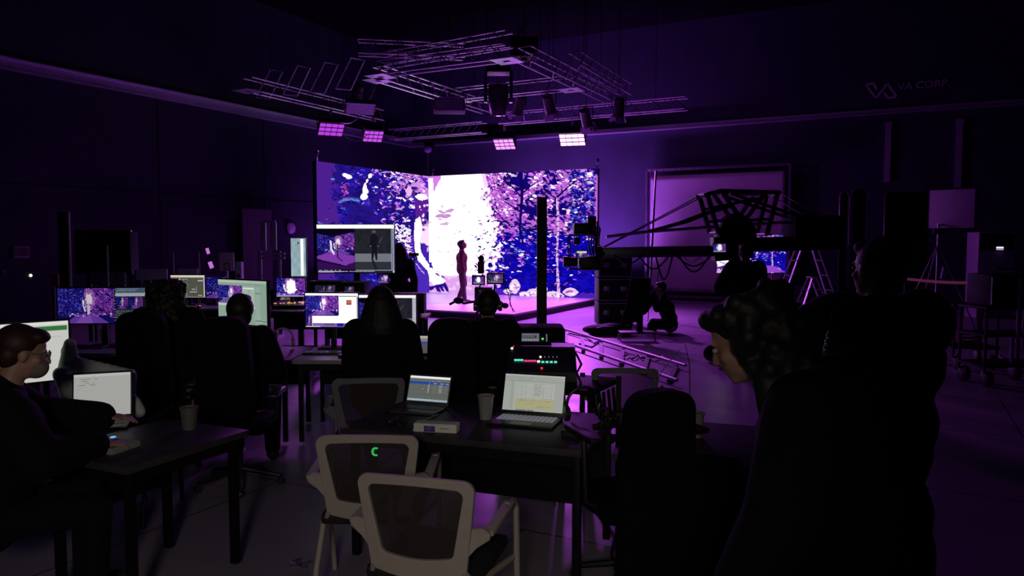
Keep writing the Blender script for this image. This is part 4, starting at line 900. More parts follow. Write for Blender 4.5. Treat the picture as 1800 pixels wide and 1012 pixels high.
# ------------------------------------------------------------ laptops
def laptop(label, px, py, z, rz, w_, dpt, img, gain, m, lid=1.85, keys=(.02, .02, .022), dz=0., asp=.62, kem=None):
    """px,py = middle of the hinge on the table"""
    h = G(px, py, z); t = thing('laptop', label, 'laptop', (h.x, h.y, z), rz, None)
    MB().box((0, -dpt / 2, .009), (w_, dpt, .014), bev=.004).build('base', m, t)
    kb = MB()
    for r in range(5):
        for q in range(13): kb.box(((q - 6) * w_ * .068, -dpt * .14 - r * dpt * .105, .0175), (w_ * .054, dpt * .08, .003))
    kb.build('keyboard', mat('laptop_keys_%d' % int(keys[0] * 1000), keys, .4, emit=kem, strength=.10), t, smooth=False)
    MB().box((0, -dpt * .82, .0165), (w_ * .32, dpt * .26, .001)).build('touchpad', DARK, t)
    hs = w_ * asp; a = lid - PI / 2; up = V((0, math.sin(a), math.cos(a))); nrm = V((0, -math.cos(a), math.sin(a))); o = V((0, .004, .02))
    R = Matrix((V((1, 0, 0)), -nrm, up)).transposed()
    MB().box(o + up * hs / 2 - nrm * .004, (w_, .006, hs + .012), R, .002).build('lid', m, t)
    x = w_ / 2 - .008; pixel_screen('screen', [o + up * (hs - .006) + V((-x, 0, 0)), o + up * (hs - .006) + V((x, 0, 0)), o + up * .016 + V((x, 0, 0)), o + up * .016 + V((-x, 0, 0))], img, t, gain, hot=1.3)
    MB().tube([(-w_ * .4, 0, .015), (w_ * .4, 0, .015)], .006).build('hinge', DARK, t)
    return t
GREYL = mat('grey_laptop_shell', (.12, .12, .125), .35, .5)
laptop('open grey laptop showing a grey file list with one blue row', 749, 716, .74, TR + .02, .285, .20, scr_filelist(), .62, GREYL, lid=1.95, keys=(.01, .01, .012))
lp = laptop('open black laptop showing a pale document with a yellow table', 934, 734, .74, TR + .04, .375, .25, scr_doc(), .62, BLACK, lid=1.92, keys=(.22, .22, .24), kem=(.7, .75, .9))
laptop('open laptop on the lower left table, its white page partly hidden by an arm', 180, 742, .74, LTZ - .78, .30, .22, scr_paper(False), .62, BLACK, lid=1.80, asp=.86)
laptop('small open laptop with a grey timeline, between the long-haired woman and the console', 742, 628, .74, YAW - .05, .28, .2, scr_laptop_small(), .65, BLACK, lid=1.8)
display('monitor', 'white monitor page with a green bar behind the masked face', 'monitor', 62, 619, 4.5, .36, .36, scr_paper(True, 100, 90), yaw=.75, base=.74, gain=.95)
# ------------------------------------------------------------ things on the tables
CUPM = mat('white_paper_cup', (.30, .29, .29), .6, var=.05)
def cup(px, py, label, h=.12, r=.042, m=CUPM):
    b = G(px, py, .741); t = thing('paper_cup', label, 'cup', b, 0, None); k = h / .12
    MB().lathe([(r * .72, 0), (r * .98, h), (r * 1.05, h), (r * 1.05, h - .006), (r * .98, h - .008)], seg=28).build('wall', m, t)
    MB().tube([(r * math.cos(a), r * math.sin(a), h) for a in [q * PI / 12 for q in range(24)]], .003, 6, True).build('rim', m, t)
    MB().lathe([(.0, h - .035), (r * .85, h - .035)], seg=20).build('drink', mat('black_coffee', (.01, .006, .004), .1), t)
    return t
cup(854, 736, 'paper cup between the two open laptops', .135, .046); cup(1222, 767, 'pale paper cup alone on the table at the right', .125, .046)
cup(333, 754, 'paper cup on the lower left table', .12, .046, mat('brown_grey_paper_cup', (.13, .115, .11), .6)); cup(185, 603, 'paper cup on the desk under the wide forest monitor', .14, .044, mat('grey_paper_cup', (.15, .14, .16), .6))
def wbox(name, label, cat, px, py, size, rz, m, lab=None):
    b = G(px, py, .741); t = thing(name, label, cat, b, rz)
    MB().box((0, 0, size[2] / 2), size, bev=.003).build('carton', m, t)
    MB().box((0, 0, size[2] + .0006), (size[0] * .94, size[1] * .9, .001)).build('lid_panel', m, t)
    if lab: MB().box((-.03, -size[1] / 2 - .0008, size[2] * .42), (size[0] * .26, .001, size[2] * .7)).build('printed_label', lab, t); MB().box((size[0] * .22, -size[1] / 2 - .0008, size[2] * .5), (size[0] * .2, .001, size[2] * .06)).build('small_print', DARK, t)
    return t
wbox('white_box', 'slim white box with a blue label at the front edge of the central table', 'box', 768, 757, (.235, .075, .045), TR + .16, mat('white_carton', (.85, .85, .78), .6, var=.04), mat('blue_violet_label', (.10, .08, .35), .5, var=.6, scale=40))
wbox('cardboard_box', 'flat pale box on the corner of the lower left table', 'box', 206, 790, (.17, .12, .03), LTZ + .1, mat('grey_carton', (.30, .29, .28), .7))
wbox('phone_dock', 'small black device standing right of the black laptop', 'device', 1003, 765, (.09, .06, .03), TR, DARK)
def laid(name, label, cat, pts, r, m, seg=8, grp=None):
    o = MB().tube(pts, r, seg).build(name, m); tag(o, label, cat, grp); return o
laid('charging_cable', 'thin white cable bending from the grey laptop to the slim white box', 'cable', [G(770, 728, .745), G(752, 735, .75), G(735, 742, .79), G(729, 748, .768), G(726, 757, .745)], .0028, WCABLE)
cc = G(683, 742, .746); laid('coiled_cable', 'small black coiled cable beside the grey laptop', 'cable', [cc + V((.035 * math.cos(a) + .004 * a, .03 * math.sin(a), .004 * (k % 3))) for k, a in enumerate([q * .6 for q in range(34)])], .004, CABLE)
# headphones standing beside the black laptop
def headphones(label, loc, rz, s_=1., m=None, tilt=0.):
    m = m or DARK; t = thing('headphones', label, 'headphones', loc, rz)
    arc = [V((.085 * math.sin(a), .02, .09 + .085 * math.cos(a))) * s_ for a in [(-1.7 + 3.4 * k_ / 14) for k_ in range(15)]]
    MB().tube(arc, .008 * s_).build('headband', m, t)
    for x in (-1, 1): MB().lathe([(.03, -.014), (.042, -.01), (.042, .012), (.03, .018)], V((x * .085, .02, .05)) * s_, 22, (0, PI / 2, .0)).build('ear_cup', m, t).data.update()
    return t
headphones('black headphones standing right of the black laptop', G(1028, 745, .742), TR + .5, 1.15, BLACK)
headphones('pale headphones lying on the dark desk left of the keyboard', G(497, 613, .742), YAW + .3, 1.1, mat('pale_headphones', (.42, .38, .42), .4))
# small camera with strap at the right end of the central table
b = G(1066, 748, .742); t = thing('camera_bag_strap', 'tangle of black straps with shiny buckles at the right end of the central table', 'strap', b, TR)
st_ = MB(); rr = random.Random(4)
for k_ in range(5):
    a0 = rr.uniform(-1, 1); st_.tube([V((rr.uniform(-.09, .09), rr.uniform(-.06, .06), .008 + .02 * k_)) for q in range(7)], .010, 6)
fuse(st_, 'strap', CABLE, t, .006); MB().tube([(-.03, -.04, .06), (-.035, -.05, .10), (-.03, -.04, .13)], .004).build('buckle', STEEL, t); MB().tube([(.02, -.04, .04), (.015, -.05, .09)], .004).build('buckle', STEEL, t)
# keyboards and mice
def keyboard(label, px, py, rz, m=DARK, w_=.42):
    b = G(px, py, .741); t = thing('keyboard', label, 'keyboard', b, rz); MB().box((0, 0, .009), (w_, .13, .016), bev=.004).build('case', m, t)
    k_ = MB()
    for r in range(5):
        for q in range(15): k_.box(((q - 7) * w_ * .064, (r - 2) * .024, .019), (w_ * .054, .019, .006))
    k_.build('keycaps', mat('dark_keycaps', (.03, .03, .035), .4), t, smooth=False); return t
keyboard('keyboard on the pale-topped desk under the monitor with the red box', 575, 622, YAW)
keyboard('keyboard on the desk under the wide forest monitor', 148, 611, YAW, mat('violet_keyboard', (.3, .28, .33), .4))
keyboard('keyboard on the far desk under the document monitor', 315, 535, YAW + .1)
def mouse(label, px, py, z=.741, glow=None):
    b = G(px, py, z); t = thing('mouse', label, 'mouse', b, YAW); MB().ell((0, 0, .014), (.032, .055, .018)).build('shell', DARK, t)
    MB().ell((0, .03, .03), (.006, .014, .006)).build('wheel', glow or DARK, t); return t
mouse('computer mouse with a red glow on the far desk under the document monitor', 350, 541, glow=mat('red_glow', (1, .1, .1), emit=(1, .15, .12), strength=5)); mouse('computer mouse on the pale-topped desk', 600, 628)
# paper on left desk
o = MB().box(G(178, 606, .7415), (.30, .20, .001), (0, 0, YAW + .1)).build('paper_sheet', mat('violet_white_paper', (.6, .55, .65), .7), smooth=False); tag(o, 'loose paper sheet under the cup by the wide forest monitor', 'paper')
# made-up pad; emissive blue spots stand for blue light on keys and fingers
b = G(178, 772, .757); t = thing('glow_pad', 'small added pad with blue light painted as glowing spots beside the lower left laptop', 'glow_pad', G(180, 776, .742), LTZ - .5); MB().box((0, 0, .006), (.16, .075, .01), bev=.004).build('body', BLACK, t)
BG = mat('blue_glow', (.1, .3, 1), emit=(.12, .42, 1), strength=1.6)
for x, y in ((-.06, -.01), (-.045, .015), (.05, .01)): MB().ell((x, y, .014), (.014, .006, .004)).build('glowing_spot', BG, t)
# ------------------------------------------------------------ amber control panel
b = G(512, 541, .741); t = thing('control_panel', 'control panel with amber lit keys on the far desk under the bright monitor', 'console', b, YAW)
MB().box((0, 0, .04), (.50, .34, .07), (.12, 0, 0), .01).build('case', DARK, t); am = mat('amber_glow', (1, .6, .2), emit=(1, .55, .2), strength=.8)
rr = random.Random(2)
for k_ in range(26): MB().box((rr.uniform(-.22, .22), rr.uniform(-.15, .12), .082), (.028, .02, .01)).build('amber_key', am, t)
x_ = .09; pixel_screen('status_display', [(-.16, .10, .21), (-.0, .10, .21), (-.02, .04, .12), (-.18, .04, .12)], scr_m2(), t, .5)
# ------------------------------------------------------------ rack units with small previews
def rack(label, px0, px1, y0, y1, d, prev=()):
    a, b_ = P(px0, y0, d), P(px1, y1, d); c = (a + b_) / 2; w_ = (px1 - px0) / F_PX * d; h_ = a.z - b_.z
    t = thing('equipment_rack', label, 'rack', (c.x, c.y, b_.z), YAW)
    MB().box((0, .2, h_ / 2), (w_, .4, h_), bev=.008).build('case', MBLACK, t); MB().ring([(-w_ / 2, 0, 0), (w_ / 2, 0, 0), (w_ / 2, 0, h_), (-w_ / 2, 0, h_)], [(-w_ / 2 + .02, 0, .02), (w_ / 2 - .02, 0, .02), (w_ / 2 - .02, 0, h_ - .02), (-w_ / 2 + .02, 0, h_ - .02)], (0, -.02, 0)).build('front_frame', mat('violet_black_metal', (.03, .025, .04), .4, .4), t, smooth=False)
    for p0, p1, q0, q1, im in prev:
        x0, x1 = (p0 - (px0 + px1) / 2) / F_PX * d, (p1 - (px0 + px1) / 2) / F_PX * d; z0, z1 = P(px0, q0, d).z - b_.z, P(px0, q1, d).z - b_.z
        MB().box(((x0 + x1) / 2, -.012, (z0 + z1) / 2), (x1 - x0 + .02, .03, z0 - z1 + .02)).build('preview_bezel', BLACK, t)
        pixel_screen('preview_screen', [(x0, -.03, z0), (x1, -.03, z0), (x1, -.03, z1), (x0, -.03, z1)], im, t, .35)
    return t
gv = lambda a: (lambda z: z * .5 + z.mean(-1, keepdims=True) * .5)(scr_small(*a))
rack('equipment rack with two small preview screens under the big television', 543, 596, 494, 522, 10.3, ((555, 572, 501, 513, gv((0, .5))), (574, 590, 501, 513, gv((.3, .9)))))
rack('equipment rack with one small preview screen beside the two-screen rack', 598, 642, 496, 522, 10.3, ((607, 623, 503, 513, gv((.2, .8))),))
display('field_monitor', 'small pink-lit screen under the right corner of the big television', 'monitor', 673, 490, 10.2, .13, .11, scr_small(.35, .6), base=.741, gain=.8)
a = P(700, 500, 9.7); t = thing('road_case', 'long low black case left of the stage edge, behind the long-haired woman', 'case', (P(706, 510, 9.9).x, P(706, 510, 9.9).y, .741), YAW)
MB().box((0, 0, .20), (.62, .3, .26), bev=.01).box((0, 0, .06), (.5, .2, .12)).build('case', MBLACK, t); MB().tube([(-.3, -.155, .33), (.3, -.155, .33)], .006).build('edge_trim', mat('violet_black_metal', (.03, .025, .04)), t)
# ------------------------------------------------------------ CHAIRS
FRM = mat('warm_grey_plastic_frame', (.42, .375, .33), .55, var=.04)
FRM2 = FRM
def mesh_material():
    m = bpy.data.materials.new('woven_chair_mesh'); m.use_nodes = True; n = m.node_tree.nodes; l = m.node_tree.links; b_ = n['Principled BSDF']; b_.inputs['Base Color'].default_value = (.035, .025, .026, 1); b_.inputs['Roughness'].default_value = .8
    tc = n.new('ShaderNodeTexCoord'); ck = n.new('ShaderNodeTexChecker'); ck.inputs['Scale'].default_value = 260; tr = n.new('ShaderNodeBsdfTransparent'); mx = n.new('ShaderNodeMixShader'); mr = n.new('ShaderNodeMapRange')
    mr.inputs[3].default_value = .0; mr.inputs[4].default_value = .36
    l.new(tc.outputs['Object'], ck.inputs['Vector']); l.new(ck.outputs['Fac'], mr.inputs[0]); l.new(mr.outputs[0], mx.inputs[0]); l.new(b_.outputs[0], mx.inputs[1]); l.new(tr.outputs[0], mx.inputs[2]); l.new(mx.outputs[0], n['Material Output'].inputs[0]); return m
MESHM = mesh_material()
def rrect(w0, w1, z0, z1, r, n=6, bulge=0.):      # rounded trapezoid loop: width w0 at bottom, w1 at top
    pts = []
    for cx, cz, a0, w_ in ((1, 1, 0, w1), (-1, 1, PI / 2, w1), (-1, -1, PI, w0), (1, -1, 1.5 * PI, w0)):
        x = cx * (w_ / 2 - r); z = (z1 - r) if cz > 0 else (z0 + r)
        for k_ in range(n + 1):
            a = a0 + PI / 2 * k_ / n; pts.append((x + r * math.cos(a), z + r * math.sin(a)))
        if cx == 1 and cz == 1: pts += [(q, z1 + .006 * (1 - (q / (w1 / 2 - r)) ** 2)) for q in np.linspace(w1 / 2 - r, -(w1 / 2 - r), 9)[1:-1]]
        if cx == -1 and cz == -1: pts += [(q, z0 - bulge * (1 - (q / (w0 / 2 - r)) ** 2)) for q in np.linspace(-(w0 / 2 - r), w0 / 2 - r, 9)[1:-1]]
    return pts
def bend(x, z): return -.235 - .10 * (z - .45) + .30 * x * x     # backrest plane: reclined and wrapped round the sitter
def mesh_chair(label, loc, rz, tint=None, s_=1.):
    t = thing('mesh_back_chair', label, 'chair', loc, rz, None); fm_ = tint or FRM
    o = [(x, bend(x, z), z) for x, z in rrect(.40, .475, .47, .86, .045, bulge=.02)]; i = [(x, bend(x, z), z) for x, z in rrect(.30, .385, .545, .822, .03, bulge=.012)]
    f = MB().ring(o, i, (0, -.022, 0)); b_ = f.build('back_frame', fm_, t)
    mv = b_.modifiers.new('b', 'BEVEL'); mv.width = .004; mv.segments = 2; mv.limit_method = 'ANGLE'
    g = MB(); vs = []
    for r in range(9):
        z = .535 + .295 * r / 8; hw = (.155 + .042 * r / 8); vs.append([g.bm.verts.new((x, bend(x, z) + .006 - .010, z)) for x in np.linspace(-hw, hw, 13)])
    for r in range(8):
        for q in range(12): g.bm.faces.new((vs[r][q], vs[r][q + 1], vs[r + 1][q + 1], vs[r + 1][q]))
    g.build('back_mesh', MESHM, t)
    MB().box((0, 0, .445), (.47, .46, .055), bev=.025).build('seat', mat('black_seat_fabric', (.012, .012, .014), .9), t)
    for x in (-1, 1):
        y0 = bend(.2, .6)
        fin = [(x * .195, y0 - .012, .665), (x * .262, y0 - .01, .675), (x * .290, y0 - .005, .655), (x * .285, y0, .63), (x * .235, y0 - .005, .595), (x * .195, y0 - .012, .55)]
        MB().prism(fin, (0, .024, 0)).build('arm_bracket', fm_, t, smooth=False)
        MB().bar((x * .275, y0 + .01, .650), (x * .285, .06, .672), .045, .022, .008).build('armrest', fm_, t)
        MB().tube([(x * .285, .02, .672), (x * .288, .10, .668), (x * .288, .145, .63), (x * .285, .175, .30), (x * .275, .215, .012)], .0145, 10).build('leg', fm_, t)
        MB().tube([(x * .225, -.19, .43), (x * .250, -.24, .22), (x * .262, -.30, .012)], .0145, 10).build('leg', fm_, t)
        MB().tube([(x * .185, -.245, .50), (x * .215, -.20, .425), (x * .235, -.05, .415), (x * .275, .17, .40)], .013, 8).build('side_rail', fm_, t)
    return t
def chair_at(px, d, yaw, label, **k):
    f = floor_at(px, d); return mesh_chair(label, f, YAW + yaw, **k)
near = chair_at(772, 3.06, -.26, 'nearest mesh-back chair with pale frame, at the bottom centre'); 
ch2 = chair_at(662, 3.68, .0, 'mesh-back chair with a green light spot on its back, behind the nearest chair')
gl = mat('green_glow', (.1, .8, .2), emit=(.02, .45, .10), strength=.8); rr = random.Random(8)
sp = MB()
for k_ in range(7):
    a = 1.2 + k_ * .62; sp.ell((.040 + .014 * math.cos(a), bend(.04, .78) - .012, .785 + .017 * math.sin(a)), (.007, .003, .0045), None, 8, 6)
o = sp.build('green_light_spot', gl, ch2)  # emissive dabs painting a green light reflection on the chair mesh
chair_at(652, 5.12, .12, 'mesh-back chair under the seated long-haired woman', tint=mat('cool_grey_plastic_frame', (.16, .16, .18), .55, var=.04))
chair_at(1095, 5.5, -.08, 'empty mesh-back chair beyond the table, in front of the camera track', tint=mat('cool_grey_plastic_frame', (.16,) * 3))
def high_chair(label, px, d, yaw, top=1.24, loc=None, lz=1.07, az=.68):
    f = loc or floor_at(px, d); t = thing('high_back_chair', label, 'chair', f, YAW + yaw, None); fb = mat('black_chair_padding', (.004, .004, .005), .9, spec=.15)
    b_ = MB(); b_.prism([(x, -.295 + (z - (top + .58) / 2) * -.08, z) for x, z in rrect(.38, .34, .56, top, .10)], (0, .09, 0)); b_.build('backrest', fb, t, angle=60)
    MB().box((0, -.305 + (1.07 - lz) * .08, lz), (.075, .004, .028), (-.08, 0, 0)).build('label_patch', mat('grey_fabric_label', (.22, .21, .20), .8, var=.3, scale=200), t).location = (0, .004, 0)
    MB().box((0, .0, .46), (.48, .48, .09), bev=.035).build('seat', fb, t); MB().tube([(0, 0, .42), (0, 0, .12)], .03).build('gas_column', DARK, t)
    for k_ in range(5):
        a = k_ * 2 * PI / 5; e = (.29 * math.cos(a), .29 * math.sin(a), .07); MB().tube([(0, 0, .13), e], .022, r2=.014).build('base_arm', BLACK, t); MB().lathe([(.022, -.02), (.028, 0), (.022, .02)], (e[0], e[1], .029), 12, (PI / 2, 0, a)).build('caster', DARK, t)
    for x in (-1, 1): MB().tube([(x * .2, -.1, .46), (x * .29, -.08, .5), (x * .29, -.05, az - .02)], .015).build('arm_post', BLACK, t); MB().bar((x * .29, -.2, az), (x * .28, .14, az), .07, .03, .012).build('armrest', BLACK, t)
    return t
high_chair('black high-back chair with a grey label, empty, between the two foreground tables', 1112, 3.72, .35, 1.055, lz=.79, az=.82)
high_chair('black high-back chair of the person at the pale green monitor', 415, 5.3, .05); high_chair('black high-back chair of the person beside the wide forest monitor', 275, 5.7, .1); high_chair('black high-back chair of the person with headphones at the console', 800, 5.62, .0, 1.2)
# padded jacket over a chair on the left
f = floor_at(172, 4.5); t = thing('padded_jacket', 'grey-green padded jacket heaped over a chair at the left', 'jacket', f + V((0, 0, .84)), YAW)
jm_ = mat('grey_green_padded_cloth', (.58, .64, .58), .55, bump=.6, scale=14); jb = MB(); rr = random.Random(3)
for k_ in range(9):
    x = -.19 + k_ * .047; jb.chain([(x, 0, .19 - .011 * k_), (x + .03, -.09, .10 - .012 * k_), (x + .05, -.10, -.05 - .006 * k_)], [.042, .046, .034], 10)
for k_ in range(7): jb.chain([(-.16 + k_ * .07, -.12, .13 - k_ * .028), (-.12 + k_ * .07, -.13, .03 - k_ * .02)], [.045, .04], 10)
jb.chain([(-.18, 0, .15), (-.14, -.05, .3)], [.06, .035]); fuse(jb, 'cloth', jm_, t, .011, 3)
MB().ell((-.17, -.02, .245), (.035, .045, .055)).build('hood', mat('pale_grey_lining', (.22, .23, .24), .8), t)
mesh_chair('mesh-back chair under the grey-green padded jacket', f + FW * .25 + V((0, 0, 0)), YAW, tint=BLACK)
# ============================================================ HALL EQUIPMENT
VM = mat('violet_grey_cloth', (.50, .44, .50), .85, var=.05, scale=3, bump=.2)
# tall black post with its base cabinet
f = floor_at(952, 8.2); zt = P(952, 347, 8.2).z
t = thing('black_post', 'tall square black post standing in front of the stage', 'post', f, YAW)
MB().box((0, 0, zt / 2), (.108, .10, zt), bev=.004).build('shaft', MBLACK, t); MB().box((0, 0, .02), (.5, .5, .04), bev=.01).build('base_plate', MBLACK, t)
f = floor_at(938, 7.4); t = thing('equipment_cabinet', 'low black padded cabinet at the foot of the tall black post', 'cabinet', f, YAW)
MB().box((0, 0, .50), (.60, .45, .84), bev=.04).build('body', mat('black_cabinet_cloth', (.008, .008, .01), .9, spec=.1), t)
for x in (-.22, .22): MB().lathe([(.03, -.02), (.04, 0), (.03, .02)], (x, -.1, .041), 12, (0, PI / 2, 0)).build('caster', DARK, t)
# mixing console
c = P(952, 640, 5.35); t = thing('mixing_console', 'black mixing console with rows of teal, pink and white lit keys', 'console', (c.x, c.y, .741), YAW - .03)
side = [(-.235, -.17, 0), (-.235, .25, 0), (-.235, .25, .25), (-.235, .10, .24), (-.235, -.17, .10)]
MB().prism(side, (.48, 0, 0)).build('case', mat('console_black', (.014, .013, .016), .4), t, smooth=False)
sl = math.atan2(.14, .27)
def on_panel(u, v, h=.004): # u metres sideways, v 0..1 up slope
    return V((u, -.17 + .27 * v, .10 + .14 * v)) + V((0, -math.sin(sl), math.cos(sl))) * h
def keyrow(name, m, us, v, w_=.020, h_=.012):
    for u in us: MB().box(on_panel(u, v), (w_, h_, .008), (sl, 0, 0)).build(name, m, t, smooth=False)
TE = mat('teal_key_glow', (.1, .8, .6), emit=(.12, .75, .55), strength=1.1); PKM = mat('pink_key_glow', (.8, .1, .4), emit=(.8, .06, .25), strength=.9); WHM = mat('warm_white_key_glow', (1, .9, .7), emit=(1, .85, .6), strength=1.5); RDM = mat('red_key_glow', (1, .1, .1), emit=(1, .04, .06), strength=1.1); GRM = mat('green_key_glow', (.2, 1, .2), emit=(.15, .8, .15), strength=1.0)
keyrow('teal_key', TE, (-.185, -.163, -.141), .45); keyrow('pink_key', PKM, (-.115, -.093, -.071, -.049), .42); keyrow('white_key', WHM, (-.022,), .40); keyrow('teal_key', TE, (.008, .038, .068, .098), .38)
keyrow('white_key', WHM, (-.008,), .58, .014, .010); keyrow('dim_key', mat('dim_key_glow', (.3, .3, .3), emit=(.3, .28, .3), strength=.5), (.022, .052, .082, .110), .58, .006, .006); keyrow('red_key', RDM, (.0,), .14, .014, .012); keyrow('white_key', WHM, (-.215,), .92, .016, .012); keyrow('red_key', RDM, (-.205,), 1.0, .006, .006)
cs = MB()
for k_ in range(16): 
    for q in range(3): cs.box(on_panel(-.2 + k_ * .026, .05 + q * .11, .003), (.016, .010, .006), (sl, 0, 0))
cs.build('unlit_keys', DARK, t, smooth=False)
t2 = thing('tablet_display', 'small tilted display with grey buttons on top of the mixing console', 'display', V((c.x, c.y, .741)) + Euler((0, 0, YAW)).to_matrix() @ V((-.02, .20, .252)), YAW - .03)
MB().box((-.02, -.0, .035), (.24, .15, .02), (.5, 0, 0), .005).build('case', BLACK, t2)
im = Canvas(60, 30, (.50, .50, .56)); im.rect(.05, .25, .85, .6, (.25, .26, .3)); im.text(.1, .3, .8, .6, (.7, .7, .75), 3, .8, 2)
for k_ in range(6): im.rect(.02 + k_ * .16, .72, .14 + k_ * .16, .95, (.62, .62, .68))
R = Euler((.5, 0, 0)).to_matrix(); o_ = V((-.055, 0, .035)) + R @ V((0, 0, .013))
pixel_screen('screen', [o_ + R @ V(p) for p in ((-.065, .05, 0), (.065, .05, 0), (.065, -.05, 0), (-.065, -.05, 0))], im.a, t2, .6)
MB().box(V((.035, 0, .035)) + R @ V((0, -.02, .014)), (.016, .012, .008), R).build('green_key', GRM, t2, smooth=False)
for k_ in range(6): MB().box(V((.065, 0, .035)) + R @ V((0, -.045 + k_ * .016, .013)), (.010, .005, .005), R).build('meter_bar', mat('dim_key_glow', (.3,) * 3), t2, smooth=False)
# cart beside the console
f = floor_at(1031, 5.15); t = thing('equipment_cart', 'narrow black cart with slotted side beside the mixing console', 'cart', f, YAW - .5)
for z in (.35, .76): MB().box((0, 0, z), (.30, .55, .03), bev=.005).build('shelf', MBLACK, t)
for x in (-.14, .14):
    for y in (-.26, .26): MB().box((x, y, .42), (.03, .03, .74)).build('post', MBLACK, t)
for k_ in range(5): MB().box((.14, -.18 + k_ * .09, .60), (.012, .03, .26), (.25, 0, 0)).build('slat', MBLACK, t)
for x in (-.13, .13):
    for y in (-.24, .24): MB().lathe([(.018, -.012), (.026, 0), (.018, .012)], (x, y, .028), 12, (0, PI / 2, 0)).build('caster', DARK, t)
laid('console_cable', 'black cable falling from the mixing console down the narrow cart', 'cable', [P(1012, 620, 5.3), P(1022, 640, 5.2), P(1014, 655, 5.15), P(1024, 680, 5.1), P(1020, 720, 5.1)], .008, CABLE)
# ------------------------------------------------------------ camera rig in front of the stage
def tripod(t, z, spread=.45, r=.016, m=DALU, a0=.3):
    for k_ in range(3):
        a = a0 + k_ * 2 * PI / 3; e = V((spread * math.cos(a), spread * math.sin(a), .02))
        MB().tube([(0, 0, z), e], r, 8).build('leg', m, t)
f = floor_at(850, 13.0); t = thing('film_camera', 'film camera on a tripod with two small monitors in front of the stage', 'camera', f, YAW)
def lc(px, py, d=13.0):
    q = P(px, py, d) - f; return Euler((0, 0, -YAW)).to_matrix() @ q
zb = lc(850, 530).z; tripod(t, zb, .55, .022, MBLACK)
MB().box((0, .1, lc(855, 515).z), (.30, .42, .22), bev=.02).box(lc(845, 470) + V((0, .1, 0)), (.11, .2, .22), bev=.03).ell(lc(846, 455), (.05, .06, .07)).build('body', BLACK, t)
MB().lathe([(.05, 0), (.06, .1), (.07, .24)], (0, .3, lc(855, 508).z), 20, (-PI / 2, 0, 0)).build('lens', DARK, t)
for (x0, x1, y0, y1, im_) in ((832, 850, 486, 498, scr_m4()), (858, 884, 482, 497, gv((.2, .8)))):
    a, b_ = lc(x0, y0, 12.8), lc(x1, y1, 12.8); cc_ = (a + b_) / 2
    MB().box(cc_ + V((0, .02, 0)), (b_.x - a.x + .05, .03, a.z - b_.z + .05), bev=.006).build('monitor_case', BLACK, t)
    pixel_screen('monitor_screen', [(a.x, cc_.y - .0, a.z), (b_.x, cc_.y, a.z), (b_.x, cc_.y, b_.z), (a.x, cc_.y, b_.z)], im_, t, .75)
MB().tube([lc(845, 500), lc(838, 512), lc(835, 530)], .012).tube([lc(870, 498), lc(868, 515)], .014).build('monitor_arm', MBLACK, t)
MB().tube([lc(845, 528), lc(815, 533), lc(805, 527), lc(790, 535)], .022).ell(lc(806, 528), (.09, .06, .06)).build('pan_handle', MBLACK, t)
MB().tube([lc(875, 528), lc(885, 536)], .03).ell(lc(888, 537), (.06, .05, .05)).build('hand_grip', MBLACK, t)
a, b_ = lc(843, 511, 12.7), lc(859, 516, 12.7); cc_ = (a + b_) / 2
MB().box(cc_, (b_.x - a.x, .02, a.z - b_.z)).build('lit_panel', mat('pale_green_panel', (.5, .6, .55), emit=(.30, .36, .33), strength=.8), t)
for k_ in range(2): laid('camera_cable', ['thin black cable drooping at the right of the film camera', 'second thin cable drooping to the stage edge right of the film camera'][k_], 'cable', [P(884 + 2 * k_, 492, 12.9), P(893 + 5 * k_, 515, 13.0), P(898 - 2 * k_, 535, 13.2), P(902 + k_ * 3, 548, 13.4)], .007, CABLE)
# small tripod camera held at the stage, beside the long-haired person
f = floor_at(729, 12.9); t = thing('handheld_camera', 'small black camera on a slim stand beside the standing long-haired person', 'camera', f, YAW)
z = P(722, 447, 12.9).z; MB().tube([(0, 0, .0), (0, 0, z)], .012).build('stand', MBLACK, t); MB().box((0, 0, z), (.16, .08, .05), bev=.01).tube([(.05 * math.cos(a), 0, z - .06 + .04 * math.sin(a)) for a in [q * PI / 6 for q in range(12)]], .01, 6, True).build('body', BLACK, t); tripod(t, .3, .2, .01, MBLACK)
# ------------------------------------------------------------ camera crane
D = 10.6
f = floor_at(1302, D); CRN = mat('black_crane_tube', (.02, .016, .024), .4, .5); CRA = mat('crane_beam_grey', (.16, .15, .19), .4, .6)
t = thing('camera_crane', 'big black camera crane with a braced truss top and long boom', 'crane', f, YAW)
def k(px, py, dy=0.): 
    q = P(px, py, D) - f; q = Euler((0, 0, -YAW)).to_matrix() @ q; return q + V((0, dy, 0))
for dy in (-.22, .22):
    fr = MB()
    for a, b_, r in (((1236, 342), (1255, 409), .034), ((1357, 341), (1339, 412), .034), ((1262, 340), (1311, 410), .034), ((1333, 345), (1301, 388), .030), ((1253, 389), (1347, 386), .020), ((1244, 367), (1325, 350), .018)): fr.tube([k(*a, dy), k(*b_, dy)], r, 8)
    fr.tube([k(1230, 345, dy), k(1259, 337, dy), k(1362, 340, dy)], .028, 8).tube([k(1275, 341, dy), k(1388, 379, dy)], .022, 8)
    fr.build('side_frame', CRN, t)
    MB().tube([k(1062, 434, dy * .4), k(1236, 343, dy)], .009, 6).build('stay_cable', mat('violet_steel_cable', (.3, .25, .35), .35, .7), t)
    MB().tube([k(1140, 407, dy * .4), k(1200, 391, dy), k(1244, 374, dy), k(1275, 364, dy)], .022, 6).build('stay_tube', CRN, t)
    MB().tube([k(1362, 340, dy), k(1408, 368, dy), k(1470, 400, dy * .5)], .009, 6).build('rear_stay', STEEL, t)
for a in ((1236, 342), (1262, 338), (1358, 341), (1255, 409), (1339, 412)): MB().tube([k(*a, -.24), k(*a, .24)], .024, 8).build('cross_member', CRN, t)
